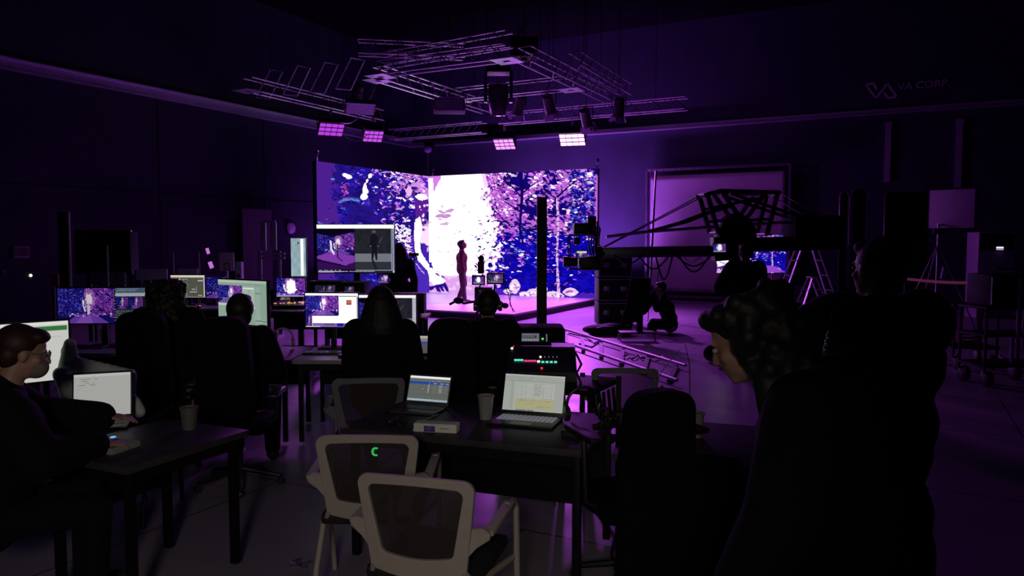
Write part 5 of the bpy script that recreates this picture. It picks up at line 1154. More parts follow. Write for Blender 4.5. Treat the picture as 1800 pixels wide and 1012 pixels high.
MB().bar(k(1288, 344, -.25), k(1325, 344, -.25), .03, .02).build('lit_strip', mat('violet_white_edge', (.7, .6, .8), .35), t)
MB().bar(k(1058, 444), k(1252, 441), .18, .15, .01).build('boom', CRA, t)
MB().bar(k(1252, 438), k(1320, 432), .24, .34, .02).bar(k(1300, 430), k(1475, 426), .26, .20, .01).build('boom_rear', CRN, t)
MB().tube([k(1066, 416, 0), k(1140, 407, 0), k(1236, 400), k(1389, 390, 0)], .022, 8).build('guide_rod', mat('violet_steel_rod', (.5, .4, .55), .3, .8), t)
MB().ell(k(1390, 390), (.03, .03, .05)).build('rod_end', STEEL, t)
MB().box(k(1425, 408), (.62, .5, .46), bev=.03).build('counterweight', mat('black_cabinet_cloth', (.008,) * 3), t)
for x in range(4): MB().box(k(1392 + x * 22, 408, -.27), (.12, .05, .40), bev=.01).build('weight_plate', mat('black_cabinet_cloth', (.008,) * 3), t)
MB().lathe([(.26, -.14), (.30, 0), (.26, .14)], k(1292, 412), 28, (PI / 2, 0, 0)).build('pivot_drum', CRN, t)
MB().tube([k(1292, 425), (k(1292, 600).x, 0, .45)], .09, 14).build('pedestal', CRN, t)
MB().box((k(1292, 600).x, 0, .32), (.5, .5, .24), bev=.03).build('dolly_base', CRN, t)
for x in (-1, 1):
    for y in (-1, 1): MB().lathe([(.09, -.04), (.12, 0), (.09, .04)], (k(1292, 600).x + x * .26, y * .26, .122), 20, (PI / 2, 0, 0)).build('wheel', BLACK, t)
for j, (x0, x1, s__) in enumerate(((1120, 1175, .20), (1150, 1180, .35), (1185, 1250, .16), (1190, 1245, .24), (1078, 1130, .12))):
    MB().tube(sag(k(x0, 448, -.1), k(x1, 446, -.1), s__), .012, 6).build('boom_cable', CABLE, t)
MB().tube([k(1188, 442, -.12), k(1212, 463, -.12), k(1232, 448, -.12)], .006, 6).build('pale_cable', mat('violet_grey_cable', (.4, .35, .45), .5), t)
# remote head and camera at the boom tip
t = thing('remote_camera_head', 'remote camera head hanging at the boom tip beside the display wall', 'camera', P(1030, 440, D), YAW)
def k2(px, py, dy=0.): return Euler((0, 0, -YAW)).to_matrix() @ (P(px, py, D) - t.location) + V((0, dy, 0))
cg = MB()
for dy in (-.16, .16): cg.tube([k2(1000, 413, dy), k2(1046, 413, dy), k2(1046, 472, dy), k2(1001, 472, dy)], .013, 6, True)
for p in ((1000, 413), (1046, 413), (1046, 472), (1001, 472)): cg.tube([k2(*p, -.16), k2(*p, .16)], .013, 6)
cg.build('cage', MBLACK, t)
MB().box(k2(1024, 402), (.26, .3, .16), bev=.02).box(k2(1040, 396), (.12, .12, .26), bev=.02).build('battery_pack', BLACK, t)
MB().box(k2(1036, 462), (.30, .36, .2), bev=.03).build('camera_body', BLACK, t); MB().lathe([(.06, 0), (.08, .2)], k2(1015, 460, 0), 18, (0, -PI / 2, 0)).build('lens', DARK, t)
MB().box(k2(1013, 423, -.1), (.09, .08, .10), bev=.01).build('receiver', BLACK, t)
MB().lathe([(.09, -.06), (.1, 0), (.09, .06)], k2(1055, 445), 20, (0, PI / 2, 0)).build('pan_motor', CRN, t)
a, b_ = k2(1012, 441, -.18), k2(1029, 452, -.18); MB().box((a + b_) / 2 + V((0, .015, 0)), (b_.x - a.x + .03, .02, a.z - b_.z + .03)).build('monitor_case', BLACK, t)
ic = Canvas(40, 26, (.45, .6, .5)); ic.paste(FOREST[30:130, 80:240], 0, .3, 1, 1, .8); ic.rect(0, 0, 1, .3, (.85, .9, .85)); pixel_screen('monitor_screen', [(a.x, a.y, a.z), (b_.x, a.y, a.z), (b_.x, a.y, b_.z), (a.x, a.y, b_.z)], ic.a, t, .8)
rr = random.Random(5)
for j in range(9):
    x = 1036 + j * 2.4; MB().tube([k2(x, 395 + rr.uniform(-8, 8), rr.uniform(-.1, .1)), k2(x - 3 + rr.uniform(-4, 4), 425, rr.uniform(-.15, .1)), k2(x + 2, 450, rr.uniform(-.12, .12)), k2(x + 6, 470, 0)], .008, 5).build('wire', CABLE if j % 3 else mat('violet_grey_cable', (.4, .35, .45)), t)
# ------------------------------------------------------------ big white reflector screen leaning at the back wall
t = thing('reflector_screen', 'huge white cloth screen laced into a metal frame at the back wall', 'screen', PY(1262, 525, YB - .5), 0)
ys = YB - .35
def q3(px, py, dy=0): v_ = PY(px, py, ys + dy); return v_
out = [q3(1144, 299), q3(1392, 290), q3(1345, 533, -.2), q3(1131, 531, -.2)]; inn = [q3(1153, 306), q3(1380, 303), q3(1380, 520), q3(1140, 520)]
x0, x1 = q3(1135, 520).x, q3(1384, 520).x; z1, z0 = q3(1262, 294).z, .12
cl = MB(); nx, nz = 36, 22; vs = []
for j in range(nz + 1):
    vs.append([cl.bm.verts.new((x0 + .12 + (x1 - x0 - .24) * i / nx + (.10 if 0 else 0), ys - .02 + .015 * math.sin(i * .9 + j * .2) * (1 - j / nz), z0 + .15 + (z1 - z0 - .33) * j / nz)) for i in range(nx + 1)])
for j in range(nz):
    for i in range(nx): cl.bm.faces.new((vs[j][i], vs[j][i + 1], vs[j + 1][i + 1], vs[j + 1][i]))
o = cl.build('cloth', VM, t, world=True); so = o.modifiers.new('s', 'SOLIDIFY'); so.thickness = .01
fr = MB()
for a, b_ in (((x0, z0), (x1, z0)), ((x1, z0), (x1, z1)), ((x1, z1), (x0, z1)), ((x0, z1), (x0, z0))): fr.bar((a[0], ys + .02, a[1]), (b_[0], ys + .02, b_[1]), .08, .08, .005)
fr.build('frame', mat('violet_frame_metal', (.22, .18, .26), .4, .6), t, world=True)
lc_ = MB()
for i in range(22):
    for z in (z0, z1): x = x0 + .14 + (x1 - x0 - .28) * i / 21; sg = 1 if z == z0 else -1; lc_.tube([(x, ys - .03, z + sg * .16), (x, ys - .03, z)], .006, 5)
for i in range(14):
    for x in (x0, x1): z = z0 + .2 + (z1 - z0 - .4) * i / 13; sg = 1 if x == x0 else -1; lc_.tube([(x + sg * .13, ys - .03, z), (x, ys - .03, z)], .006, 5)
lc_.build('lacing', CABLE, t, world=True)['kind'] = 'stuff'
for x in (x0 + .4, x1 - .4): MB().bar((x, ys - .4, .05), (x, ys + .25, .05), .08, .06).build('foot', MBLACK, t, world=True); MB().tube([(x, ys - .35, .06), (x, ys + .02, 1.2)], .02).build('brace', DALU, t, world=True)
# slim vertical stand in front of the screen's left edge
f = G(1137, 530); f = floor_at(1140, 16.8); t = thing('light_stand', 'pale metal light stand crossing the left edge of the white cloth screen', 'stand', f, YAW)
top = P(1150, 300, 16.8).z; MB().tube([(0, 0, .3), (.12, 0, top)], .03, r2=.022).build('pole', STEEL, t); tripod(t, .6, .5, .015)
# flight cases
def flight_case(label, px0, px1, y0, d, h, z=0., dep=.7):
    a, b_ = P(px0, y0, d), P(px1, y0, d); c_ = (a + b_) / 2; w_ = (b_ - a).length
    t = thing('flight_case', label, 'case', (c_.x, c_.y, z), YAW, 'flight cases near the display wall')
    MB().box((0, 0, h / 2), (w_, dep, h), bev=.01).build('shell', MBLACK, t)
    eg = MB()
    for zz in (.02, h - .02): eg.bar((-w_ / 2, -dep / 2 - .008, zz), (w_ / 2, -dep / 2 - .008, zz), .03, .02)
    for x in (-w_ / 2 + .015, w_ / 2 - .015): eg.bar((x, -dep / 2 - .008, .01), (x, -dep / 2 - .008, h - .01), .03, .02)
    eg.build('edge_trim', mat('violet_edge_metal', (.26, .2, .3), .4, .7), t, smooth=False)
    for x in (-w_ * .25, w_ * .25): MB().box((x, -dep / 2 - .012, h * .55), (.12, .02, .1), bev=.005).build('latch', DALU, t)
    return t
dcs = 16.0; hh = .50
for i in range(3): flight_case(['bottom flight case in the dark stack right of the display wall', 'middle flight case in the dark stack right of the display wall', 'top flight case in the dark stack right of the display wall'][i], 1048, 1106, 530, dcs, hh - .02, i * hh)
flight_case('low flight case behind the small stepladder', 1402, 1482, 530, 19.3, .62, 0, .5)
# draped stool stand
f = floor_at(1119, 13.2); t = thing('draped_stand', 'wheeled stand with a black cloth hanging over it, left of the seated photographer', 'stand', f, YAW)
for sx_, w2 in ((0, .62),): MB().box((0, 0, .15), (w2, .30, .03), bev=.01).build('tray', MBLACK, t)
MB().tube([(.05, 0, .15), (.05, 0, .95)], .06).build('column', CRN, t)
for x in (-.28, .28):
    for y in (-.12, .12): MB().tube([(x, y, .14), (x * 1.1, y, .05)], .012).lathe([(.02, -.012), (.03, 0), (.02, .012)], (x * 1.1, y, .03), 12, (0, PI / 2, 0)).build('caster', DALU, t)
ck = MB(); z0_ = .22
for j in range(6):
    x = -.20 + j * .055; ck.chain([(x + .12, 0, 1.06), (x + .05, -.04, .62), (x - .06, -.03, .28 + .02 * j)], [.05, .055, .04], 10)
ck.chain([(.1, 0, .55), (.24, -.02, .72), (.30, 0, .86)], [.10, .07, .03]); fuse(ck, 'cloth', mat('black_drape', (.006, .005, .008), .95, bump=.3, spec=.1), t, .014, 3)
# black bag on the floor
f = G(1068, 588); t = thing('duffel_bag', 'flat black bag with straps lying on the purple floor', 'bag', f, YAW)
bg_ = MB().ell((-.06, 0, .10), (.42, .24, .10)).ell((.1, .02, .13), (.30, .20, .09)).ell((-.2, 0, .09), (.22, .22, .1)); bg_.chain([(.28, 0, .09), (.40, -.02, .13), (.44, 0, .2)], [.06, .05, .03]).chain([(.3, -.05, .05), (.46, -.06, .05)], [.05, .04])
fuse(bg_, 'body', mat('black_bag_cloth', (.012, .010, .014), .9, bump=.3), t, .014, 3); MB().tube([(-.3, -.16, .12), (-.1, -.2, .17), (.2, -.17, .16)], .014).build('strap', CABLE, t)
# ------------------------------------------------------------ camera track
TK = mat('violet_track_steel', (.28, .24, .3), .45, .9)
ra = [G(985, 576, .07), G(1205, 642, .07)]; rb = [G(990, 600, .07), G(1190, 668, .07)]
t = thing('dolly_track', 'pair of shiny camera rails lying on the floor beyond the console', 'track', V((ra[0].x, ra[0].y, 0)))
for r_ in (ra, rb):
    MB().tube(r_, .022, 10).build('rail', TK, t, world=True)
for k_ in range(6):
    u = .05 + k_ * .18; MB().bar(ra[0].lerp(ra[1], u) - V((0, 0, .045)), rb[0].lerp(rb[1], u) - V((0, 0, .045)), .06, .03).build('sleeper', MBLACK, t, world=True)
laid('floor_cable', 'black cable lying across the floor between the camera rails', 'cable', [G(1000, 585, .012), G(1030, 592, .012), G(1045, 603, .012), G(1060, 596, .012), G(1040, 610, .012), G(1018, 604, .012)], .012, CABLE)
o = MB()
rr = random.Random(9)
pts = [G(1095 + q * 5.5, 627 + rr.uniform(-4, 4), .02 + rr.uniform(0, .03)) for q in range(14)]
laid('cable_bundle', 'tangled dark cable bundle between the two camera rails', 'cable', pts, .014, CABLE)
laid('power_cable', 'black power cable trailing under the central table', 'cable', [G(1045, 890, .01), G(1060, 915, .01), G(1080, 940, .01), G(1075, 975, .01), G(1085, 1010, .01)], .008, CABLE)
laid('pale_wire', 'thin pale wire hanging by the cheek of the curly-haired person', 'cable', [P(1157, 662, 4.9), P(1172, 640, 4.9), P(1188, 622, 4.9), P(1204, 604, 4.9), P(1212, 640, 4.9), P(1214, 780, 4.9)], .004, mat('violet_grey_cable', (.4, .35, .45)))
# ------------------------------------------------------------ ladders
def ladder(label, apex, footl, footr, d, m=ALU, rungs=5):
    f_ = floor_at((footl + footr) / 2, d); t = thing('stepladder', label, 'ladder', f_, YAW, 'stepladders beside the crane')
    ap = Euler((0, 0, -YAW)).to_matrix() @ (P(*apex, d) - f_); hw = (footr - footl) / 2 / F_PX * d
    for s2 in (-1, 1):
        for dy in (-.2, .2): MB().bar((ap.x + s2 * .04, dy * .7, ap.z), (s2 * hw, dy * 1.3, .03), .05, .03).build('leg', m, t)
        rg_ = MB()
        for q in range(1, rungs + 1):
            u = q / (rungs + 1); x = (ap.x + s2 * .04) * (1 - u) + s2 * hw * u; z = ap.z * (1 - u) + .03 * u; rg_.bar((x, -.2, z), (x, .2, z), .06, .02)
        rg_.build('rungs', DALU, t, smooth=False)
    MB().box((ap.x, 0, ap.z + .01), (.14, .34, .03)).build('top_cap', m, t)
ladder('tall aluminium stepladder right of the crane television', (1419, 405), 1356, 1474, 16.5); ladder('small aluminium stepladder under the tall one', (1427, 488), 1399, 1455, 18.0, rungs=2)
# ------------------------------------------------------------ belt barriers
def belt_post(label, px, py, d):
    f_ = floor_at(px, d); t = thing('barrier_post', label, 'barrier', f_, YAW, 'belt barrier posts'); z = P(px, py, d).z
    MB().tube([(0, 0, .02), (0, 0, z + .06)], .032, 14).build('post', CRN, t); MB().lathe([(.17, 0), (.17, .015), (.05, .04)]).build('base', MBLACK, t); MB().lathe([(.036, z - .05), (.04, z + .05), (.03, z + .08)]).build('cap', DARK, t)
def belt(label, a, b_, m):
    a, b_ = V(a), V(b_); t_ = (b_ - a).normalized(); o = MB()
    pts = sag(a, b_, .02, 10)
    for p, q in zip(pts, pts[1:]): o.bar(p, q, .004, .05)
    o = o.build('barrier_belt', m, smooth=False); tag(o, label, 'barrier tape', 'barrier belts')
OR = mat('orange_belt', (1, .55, .25), .6, emit=None)
belt_post('belt barrier post just right of the television stand', 1377, 549, 8.4); belt_post('belt barrier post where the orange belt is broken, left of the softbox stand', 1589, 491, 13.5); belt_post('belt barrier post at the right end of the orange belt', 1719, 497, 12.2)
belt('black belt running from the barrier post towards the dark coat', P(1379, 549, 8.37), P(1450, 548, 8.0), MBLACK); belt('black belt stretched left of the barrier post by the television stand', P(1374, 549, 8.43), P(1308, 550, 9.0), MBLACK)
belt('bright orange belt in front of the softbox stand', P(1593, 490, 13.45), P(1716, 497, 12.23), OR); belt('short piece of orange belt left of the broken barrier post', P(1586, 490, 13.55), P(1545, 491, 13.9), OR)
# ------------------------------------------------------------ softbox
f = floor_at(1645, 14.6); t = thing('softbox_light', 'square pale softbox on a tripod stand at the right', 'light', f, YAW)
def k3(px, py, dy=0.): return Euler((0, 0, -YAW)).to_matrix() @ (P(px, py, 14.6) - f) + V((0, dy, 0))
a, b_ = k3(1637, 333), k3(1708, 401); cc_ = (a + b_) / 2
MB().box(cc_, (b_.x - a.x, .05, a.z - b_.z), bev=.01).build('diffuser', mat('violet_white_diffuser', (.70, .60, .72), .7, var=.06), t)
MB().lathe([(.5, .06), (.2, .35), (.1, .4)], cc_, 4, Euler((-PI / 2, 0, 0)).to_matrix() @ Euler((0, 0, PI / 4)).to_matrix()).build('shell', MBLACK, t, smooth=False)
MB().ring([(a.x - .03, -.03, b_.z - .03), (b_.x + .03, -.03, b_.z - .03), (b_.x + .03, -.03, a.z + .03), (a.x - .03, -.03, a.z + .03)], [(a.x, -.03, b_.z), (b_.x, -.03, b_.z), (b_.x, -.03, a.z), (a.x, -.03, a.z)], (0, .04, 0)).build('rim', MBLACK, t, smooth=False)
for ch in list(t.children): ch.data.transform(Matrix.Translation(cc_) @ Matrix.Rotation(-.75, 4, 'Z') @ Matrix.Diagonal((.98, 1, 1, 1)) @ Matrix.Translation(-cc_))
MB().tube([(0, .05, .1), (0, .05, b_.z + .1)], .022).tube([(0, .05, b_.z + .05), (cc_.x, .1, b_.z + .1)], .02).build('pole', STEEL, t)
MB().box((0, .05, b_.z - .06), (.2, .1, .1), bev=.02).build('clamp', MBLACK, t)
for a_ in (PI * .98, -.3, PI * .5): MB().tube([(0, .05, k3(1645, 430).z), (.62 * math.cos(a_), .05 + .62 * math.sin(a_), .25), (.70 * math.cos(a_), .05 + .7 * math.sin(a_), .02)], .014).build('leg', DALU, t)
MB().box(k3(1657, 480, -.05), (.10, .05, .24), (0, .2, 0), .01).build('ballast', mat('violet_ballast', (.45, .32, .6), .4), t)
f = floor_at(1644, 13.0); t = thing('stand_bag', 'dark upright bag standing at the foot of the softbox stand', 'bag', f, YAW)
bb = MB().box((0, 0, .34), (.22, .18, .60), bev=.06).ell((0, 0, .55), (.12, .1, .15)); fuse(bb, 'body', mat('dark_violet_bag', (.03, .022, .04), .8), t, .014); MB().tube([(-.08, -.06, .6), (-.1, -.08, .72), (.04, -.08, .72), (.08, -.06, .6)], .01).build('handle', CABLE, t)
# ------------------------------------------------------------ air conditioner
f = floor_at(1735, 17.3); t = thing('air_conditioner', 'tall floor-standing air conditioner with a small lit display at the right', 'air conditioner', f, YAW)
zt = P(1735, 408, 17.3).z; w2 = .84; acm = mat('violet_white_appliance', (.60, .50, .70), .4, var=.05)
MB().box((0, 0, zt / 2), (w2, .45, zt), bev=.02).build('cabinet', acm, t)
gl_ = MB()
for j in range(6): gl_.box((0, -.235, zt - .07 - j * .062), (w2 * .92, .02, .018))
gl_.build('air_grille', BLACK, t, smooth=False); MB().box((0, -.228, zt - .23), (w2 * .92, .008, .38)).build('grille_recess', BLACK, t)
gl_ = MB()
for j in range(12): gl_.box((-.15, -.228, .12 + j * .07), (w2 * .5, .012, .03))
gl_.build('intake_grille', mat('dark_violet_metal', (.05, .04, .07), .5), t, smooth=False)
MB().box((.06, -.235, P(1733, 436, 17.3).z), (.16, .015, .07), bev=.005).build('display', mat('ac_display_glow', (.8, .8, 1), emit=(.75, .7, 1), strength=1.2), t)
# ------------------------------------------------------------ tall rounded frames
def hoop_frame(label, px0, px1, y0, y1, d):
    f_ = floor_at((px0 + px1) / 2, d); t = thing('backdrop_frame', label, 'frame', f_, YAW, 'tall dark cases at the back wall'); w_ = (px1 - px0) / F_PX * d; zt_, zb_ = P(px0, y0, d).z, P(px0, y1, d).z
    MB().box((0, .1, zt_ / 2), (w_ - .06, .12, zt_ - .04), bev=.03).build('panel', MBLACK, t)
    pts = [(-w_ / 2, 0, zb_), (-w_ / 2, 0, zt_ - .12), (-w_ / 2 + .1, 0, zt_)]; MB().tube(pts, .018, 8).build('edge_tube', DALU, t)
    pts = [(w_ / 2 - .1, 0, zt_), (w_ / 2, 0, zt_ - .12), (w_ / 2, 0, zb_ + .05), (w_ / 2 - .06, 0, zb_)]; MB().tube(pts, .018, 8).build('edge_tube', DALU, t)
    for s2 in (-1, 1): MB().box((s2 * w_ * .35, .1, .03), (.08, .5, .06)).build('foot', MBLACK, t)
hoop_frame('left one of the tall dark cases with a curved pale edge', 1470, 1487, 335, 435, 18.2); hoop_frame('second tall dark case with a curved pale edge', 1491, 1519, 330, 433, 18.2); hoop_frame('wide tall dark case directly left of the softbox', 1548, 1630, 335, 431, 18.0)
# ------------------------------------------------------------ equipment carts at the right
def gear_cart(label, px, d, w_, levels, yaw=0., tubes=()):
    f_ = floor_at(px, d); t = thing('gear_cart', label, 'cart', f_, YAW + yaw, 'gear carts at the right edge'); h_ = levels[-1]
    for z in levels: MB().box((0, 0, z), (w_, .5, .03), bev=.005).build('shelf', MBLACK, t)
    for x in (-w_ / 2 + .03, w_ / 2 - .03):
        for y in (-.22, .22): MB().tube([(x, y, .16), (x, y, h_ + .02)], .018).build('post', mat('dark_violet_metal', (.05, .04, .07), .5, .6), t)
    for x in (-w_ / 2 + .08, w_ / 2 - .08):
        for y in (-.2, .2): MB().lathe([(.07, -.035), (.10, -.02), (.10, .02), (.07, .035)], (x, y, .102), 20, (0, PI / 2, 0)).build('wheel', BLACK, t)
    for x, z0_, z1_ in tubes: MB().tube([(x, -.28, z0_), (x, -.28, z1_)], .022).ell((x, -.28, z1_), (.03, .03, .02)).build('chrome_tube', STEEL, t)
    return t, f_
t, f_ = gear_cart('gear cart with two upright chrome tubes at the right edge', 1762, 9.2, .85, (.25, .62, .95), .1, ((-.03, .55, 1.30), (.05, .5, 1.28), (-.10, .3, .6)))
o = thing('monitor_case', 'black boxy case on top of the chrome-tube gear cart', 'case', f_ + V((0, 0, .966)), YAW + .1); MB().box((-.03, 0, .20), (.62, .42, .38), bev=.02).build('shell', MBLACK, o); MB().bar((-.33, -.215, .03), (-.33, -.215, .36), .02, .02).build('edge_trim', DALU, o); MB().tube([(-.15, 0, .39), (-.12, 0, .45), (.12, 0, .45), (.15, 0, .39)], .012).build('handle', DARK, o)
t, f_ = gear_cart('lower gear cart with coiled reddish cable, left of the chrome-tube cart', 1700, 10.4, .62, (.30, .88), -.1)
cc = f_ + V((0, 0, .335)); laid('coiled_power_cable', 'dull red coiled cable on the lower shelf of the left gear cart', 'cable', [cc + V((.14 * math.cos(a) * (1 + .1 * math.sin(3 * a)), .12 * math.sin(a), .008 * a)) for a in [q * .4 for q in range(60)]], .014, mat('dull_red_cable', (.35, .06, .04), .5))
laid('thin_floor_wire', 'thin dull orange wire curving over the dark floor at the right edge', 'cable', [G(1752, 622, .01), G(1768, 635, .01), G(1785, 648, .01), G(1805, 662, .01)], .008, mat('dull_orange_wire', (.45, .25, .18), .5))
# ------------------------------------------------------------ ribbed pumpkin-like object at the bottom right
f = G(1563, 1022); t = thing('pumpkin', 'round dark reddish ribbed pumpkin with a curled stem on the floor at the bottom right', 'pumpkin', f, YAW)
pm = MB(); n = 64; rings = []
for j in range(17):
    ph = -PI / 2 + PI * j / 16; rings.append([pm.bm.verts.new((.19 * (1 + .07 * abs(math.cos(4.5 * a)) ** .6) * math.cos(ph) ** .75 * math.cos(a) if abs(math.cos(ph)) > 1e-6 else 0, .19 * (1 + .07 * abs(math.cos(4.5 * a)) ** .6) * max(0, math.cos(ph)) ** .75 * math.sin(a) if abs(math.cos(ph)) > 1e-6 else 0, .15 + .145 * math.sin(ph) - (.02 if j > 14 else 0))) for a in [2 * PI * q / n for q in range(n)]])
for A1, B1 in zip(rings, rings[1:]):
    for q in range(n): pm.bm.faces.new((A1[q], A1[(q + 1) % n], B1[(q + 1) % n], B1[q]))
pm.build('ribbed_body', mat('dark_red_glossy_rind', (.5, .10, .03), .25), t, angle=180); MB().tube([(0, 0, .26), (-.01, 0, .33), (.02, -.01, .37), (-.01, -.01, .42)], [.022, .014, .008, .004]).build('stem', DARK, t); MB().tube([(.0, -.01, .29), (.012, -.02, .36), (.0, -.02, .43), (-.03, -.02, .37)], .003).build('tendril', STEEL, t)
# chain-strap bag of the coated person
b = P(1447, 600, 2.6); t = thing('shoulder_bag', 'black shoulder bag on a silver chain hanging at the arm of the dark-coated person', 'bag', b, YAW)
def k4(px, py, dy=0.): return Euler((0, 0, -YAW)).to_matrix() @ (P(px, py, 2.6) - b) + V((0, dy, 0))
p0, p1 = k4(1457, 583), k4(1441, 652)
for q in range(13):
    u0 = q / 13; c_ = p0.lerp(p1, u0 + .03); MB().tube([c_ + V((.004 * math.cos(a) , .004 * math.sin(a) * (q % 2), .0085 * math.sin(a))) for a in [w_ * PI / 4 for w_ in range(8)]], .0022, 6, True).build('chain_link', STEEL, t)
MB().tube([p0, p0 + V((.02, .02, .06)), p0 + V((.07, .03, .10))], .006).build('strap', CABLE, t); MB().box(p1 + V((.05, .0, -.13)), (.24, .09, .22), bev=.03).build('pouch', mat('black_bag_cloth', (.012,) * 3), t)
# ------------------------------------------------------------ left background
def dark_display(label, px0, px1, y0, y1, d, yaw=0.):
    a, b_ = P(px0, y0, d), P(px1, y1, d); c_ = (a + b_) / 2; f_ = V((c_.x, c_.y, 0)); t = thing('large_display', label, 'display', f_, YAW + yaw)
    w_ = (px1 - px0) / F_PX * d; MB().box((0, 0, c_.z), (w_, .06, a.z - b_.z), bev=.01).build('panel', mat('glossy_black_glass', (.004, .004, .005), .25), t)
    for s2 in (-1, 1): MB().box((s2 * w_ * .3, .05, b_.z / 2 + .05), (.06, .05, b_.z + .1)).build('post', MBLACK, t); MB().box((s2 * w_ * .3, .0, .03), (.07, .6, .06)).build('foot', MBLACK, t)
    return t
dark_display('big switched-off display at the left below the wall joint', 133, 232, 404, 482, 11.6)
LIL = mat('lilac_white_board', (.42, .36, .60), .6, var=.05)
def slab(name, label, cat, px0, px1, y0, y1, d, yaw=0., m=LIL, th=.03, stand=True):
    a, b_ = P(px0, y0, d), P(px1, y1, d); c_ = (a + b_) / 2; t = thing(name, label, cat, (c_.x, c_.y, 0), YAW + yaw); w_ = (px1 - px0) / F_PX * d / max(.3, math.cos(yaw))
    MB().box((0, 0, c_.z), (w_, th, a.z - b_.z), bev=.004).build('board', m, t)
    if stand:
        for s2 in (-1, 1): MB().box((s2 * w_ * .4, th, b_.z / 2), (.03, .03, b_.z)).build('post', MBLACK, t); MB().box((s2 * w_ * .4, 0, .02), (.05, .35, .04)).build('foot', MBLACK, t)
    return t
slab('white_board', 'narrow lilac-lit board seen edge-on right of the switched-off display', 'board', 232, 240, 407, 475, 11.3, .9)
slab('office_divider', 'low lilac-lit divider panel right of the edge-on board', 'divider', 240, 294, 473, 492, 11.0)
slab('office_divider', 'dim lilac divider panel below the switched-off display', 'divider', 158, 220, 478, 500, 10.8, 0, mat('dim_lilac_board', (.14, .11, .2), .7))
slab('office_divider', 'low lilac divider panel behind the document monitor', 'divider', 313, 348, 472, 482, 12.5)
slab('upright_panel', 'dull red upright panel at the far left below the wall picture', 'divider', 91, 103, 482, 504, 11.5, 0, mat('dull_red_board', (.22, .05, .07), .7))
def pole(label, px, y0, d, m=DALU, r=.012, board=None):
    f_ = floor_at(px, d); t = thing('slim_pole', label, 'pole', f_, YAW, 'slim upright poles at the left'); z = P(px, y0, d).z
    MB().tube([(0, 0, .02), (0, 0, z)], r).build('shaft', m, t); MB().lathe([(.16, 0), (.16, .015), (.03, .03)]).build('base', MBLACK, t)
    if board: MB().box((-board / 2, .03, (z + .9) / 2), (board, .04, z - .9), bev=.005).build('dark_board', MBLACK, t)
pole('tallest slim pole at the left with a dark board beside it', 127, 372, 9.0, r=.014, board=.13); pole('slim pole in front of the switched-off display', 194, 431, 9.6); pole('slim pole left above the document monitor', 309, 443, 12.6); pole('slim pole right above the document monitor', 354, 443, 12.6)
# pink-lit computer on a far desk
row_desk(365, 436, 12.3, .8, 'far desk carrying the pink-lit computer', WTOP)
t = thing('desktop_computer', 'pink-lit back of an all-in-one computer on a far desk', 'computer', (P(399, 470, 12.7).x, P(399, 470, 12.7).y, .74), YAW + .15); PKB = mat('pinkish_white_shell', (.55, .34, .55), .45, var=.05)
zc = P(399, 460, 12.7).z - .74; MB().box((0, 0, zc), (.24, .03, .31), bev=.01).build('housing', PKB, t); MB().bar((0, .02, .02), (0, .02, zc - .1), .06, .02).box((0, 0, .01), (.2, .16, .015), bev=.005).build('stand', PKB, t)
MB().ring([(-.05, -.016, zc - .14), (.05, -.016, zc - .14), (.05, -.016, zc - .02), (-.05, -.016, zc - .02)], [(-.035, -.016, zc - .125), (.035, -.016, zc - .125), (.035, -.016, zc - .035), (-.035, -.016, zc - .035)], (0, -.008, 0)).build('mount_plate', DARK, t, smooth=False)
t = thing('desk_speaker', 'small violet upright box right of the pink-lit computer', 'speaker', (P(421, 475, 12.6).x, P(421, 475, 12.6).y, .741), YAW); zz = P(421, 460, 12.6).z - .741
MB().box((0, 0, zz / 2), (.10, .12, zz), bev=.006).build('case', LIL, t); MB().lathe([(.035, 0), (.03, .006)], (0, -.061, zz * .65), 16, (PI / 2, 0, 0)).build('cone', DARK, t)
# tilted pink light bar
t = thing('light_bar', 'tilted pink glowing light bar left of the pink-lit computer', 'light', (P(372, 480, 12.2).x, P(372, 480, 12.2).y, .741), YAW)
def k5(px, py): return Euler((0, 0, -YAW)).to_matrix() @ (P(px, py, 12.2) - t.location)
MB().tube([k5(364, 432), k5(378, 480)], .022).build('bar', MBLACK, t); PG = mat('pink_bar_glow', (.8, .3, .9), emit=(.65, .20, .75), strength=.8)
MB().bar(k5(365, 436) + V((0, -.03, 0)), k5(368, 446) + V((0, -.03, 0)), .02, .045).build('glowing_segment', PG, t); MB().bar(k5(370, 460) + V((0, -.03, 0)), k5(374, 471) + V((0, -.03, 0)), .02, .06).build('glowing_segment', PG, t); MB().box((0, 0, .01), (.2, .16, .02)).build('foot', MBLACK, t)
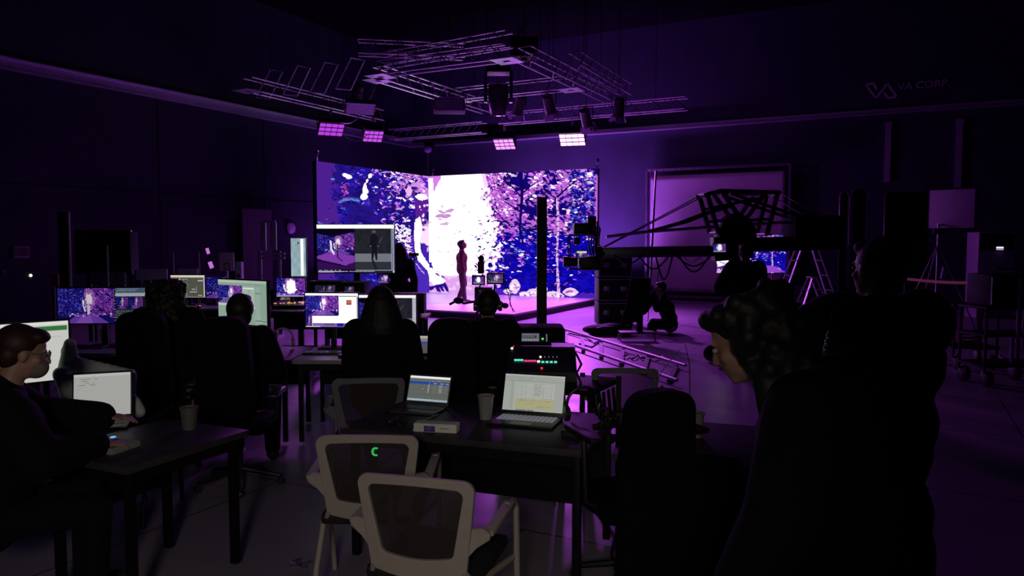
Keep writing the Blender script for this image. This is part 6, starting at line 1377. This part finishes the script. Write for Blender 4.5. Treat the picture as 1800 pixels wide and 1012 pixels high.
# empty television stand
f = floor_at(478, 13.7); t = thing('display_stand', 'empty violet television stand with two upright rails', 'stand', f, YAW + .1)
def k6(px, py, dy=0.): return Euler((0, 0, -YAW)).to_matrix() @ (P(px, py, 13.7) - f) + V((0, dy, 0))
VS = mat('violet_painted_steel', (.20, .13, .30), .45, .3)
for x, xw in ((463, .09), (480, .11)):
    a, b_ = k6(x, 391), k6(x, 440); MB().box(((a.x), 0, (a.z + b_.z) / 2), (xw, .05, a.z - b_.z), bev=.005).build('upright_rail', VS, t)
for x in (457, 490): a, b_ = k6(x, 441), k6(x + 2, 520); MB().tube([a, (b_.x, 0, .05)], .035, 10).build('leg_tube', VS, t)
for y in (446, 453): MB().bar(k6(455, y), k6(500, y), .04, .04).build('cross_bar', VS, t)
MB().bar(k6(460, 389), k6(484, 389), .04, .03).build('top_bar', VS, t)
for x in (-.22, .14): MB().box((x, 0, .03), (.06, .6, .06)).build('foot', VS, t)
# dome on the wall and things on the floor at the left
b = PX(510, 401, XL + .02); t = thing('wall_dome', 'small dim dome on the left wall above the upright glowing monitor', 'dome', b); MB().ell((.03, 0, 0), (.09, .16, .16)).build('cover', mat('violet_white_appliance', (.2,) * 3), t); MB().box((.0, 0, 0), (.04, .3, .3), bev=.01).build('plate', DARK, t)
f = G(528, 1000); t = thing('foil_wrapper', 'small shiny crumpled wrapper on the floor at the bottom left of the chairs', 'wrapper', f, .3); w_ = MB(); rr = random.Random(1)
for q in range(9): w_.box((rr.uniform(-.05, .05), rr.uniform(-.03, .03), .02 + rr.uniform(0, .02)), (.05, .035, .004), (rr.uniform(-.6, .6), rr.uniform(-.6, .6), rr.uniform(0, 3)))
w_.build('foil', mat('silver_foil', (.8, .78, .85), .2, .9), t, smooth=False)

# made-up black drape that darkens the gap right of the empty high-back chair
f = floor_at(1205, 3.3); t = thing('added_dark_drape', 'long black drape added for shade below the right table beside the high-back chair', 'coat', f, YAW)
q = MB()
for j in range(9):
    x = -.26 + j * .062; q.chain([(x, .05, .74), (x + .01 * math.sin(j * 2), -.02, .45), (x + .015 * math.sin(j * 3), -.03, .07)], [.04, .05, .045], 10)
fuse(q, 'cloth', mat('black_drape', (.006, .005, .008), .95, bump=.3, spec=.1), t, .014, 3); MB().tube([(-.2, .0, .76), (0, -.03, .78), (.2, .0, .76)], .035).build('top_fold', mat('black_drape', (.015,) * 3), t)
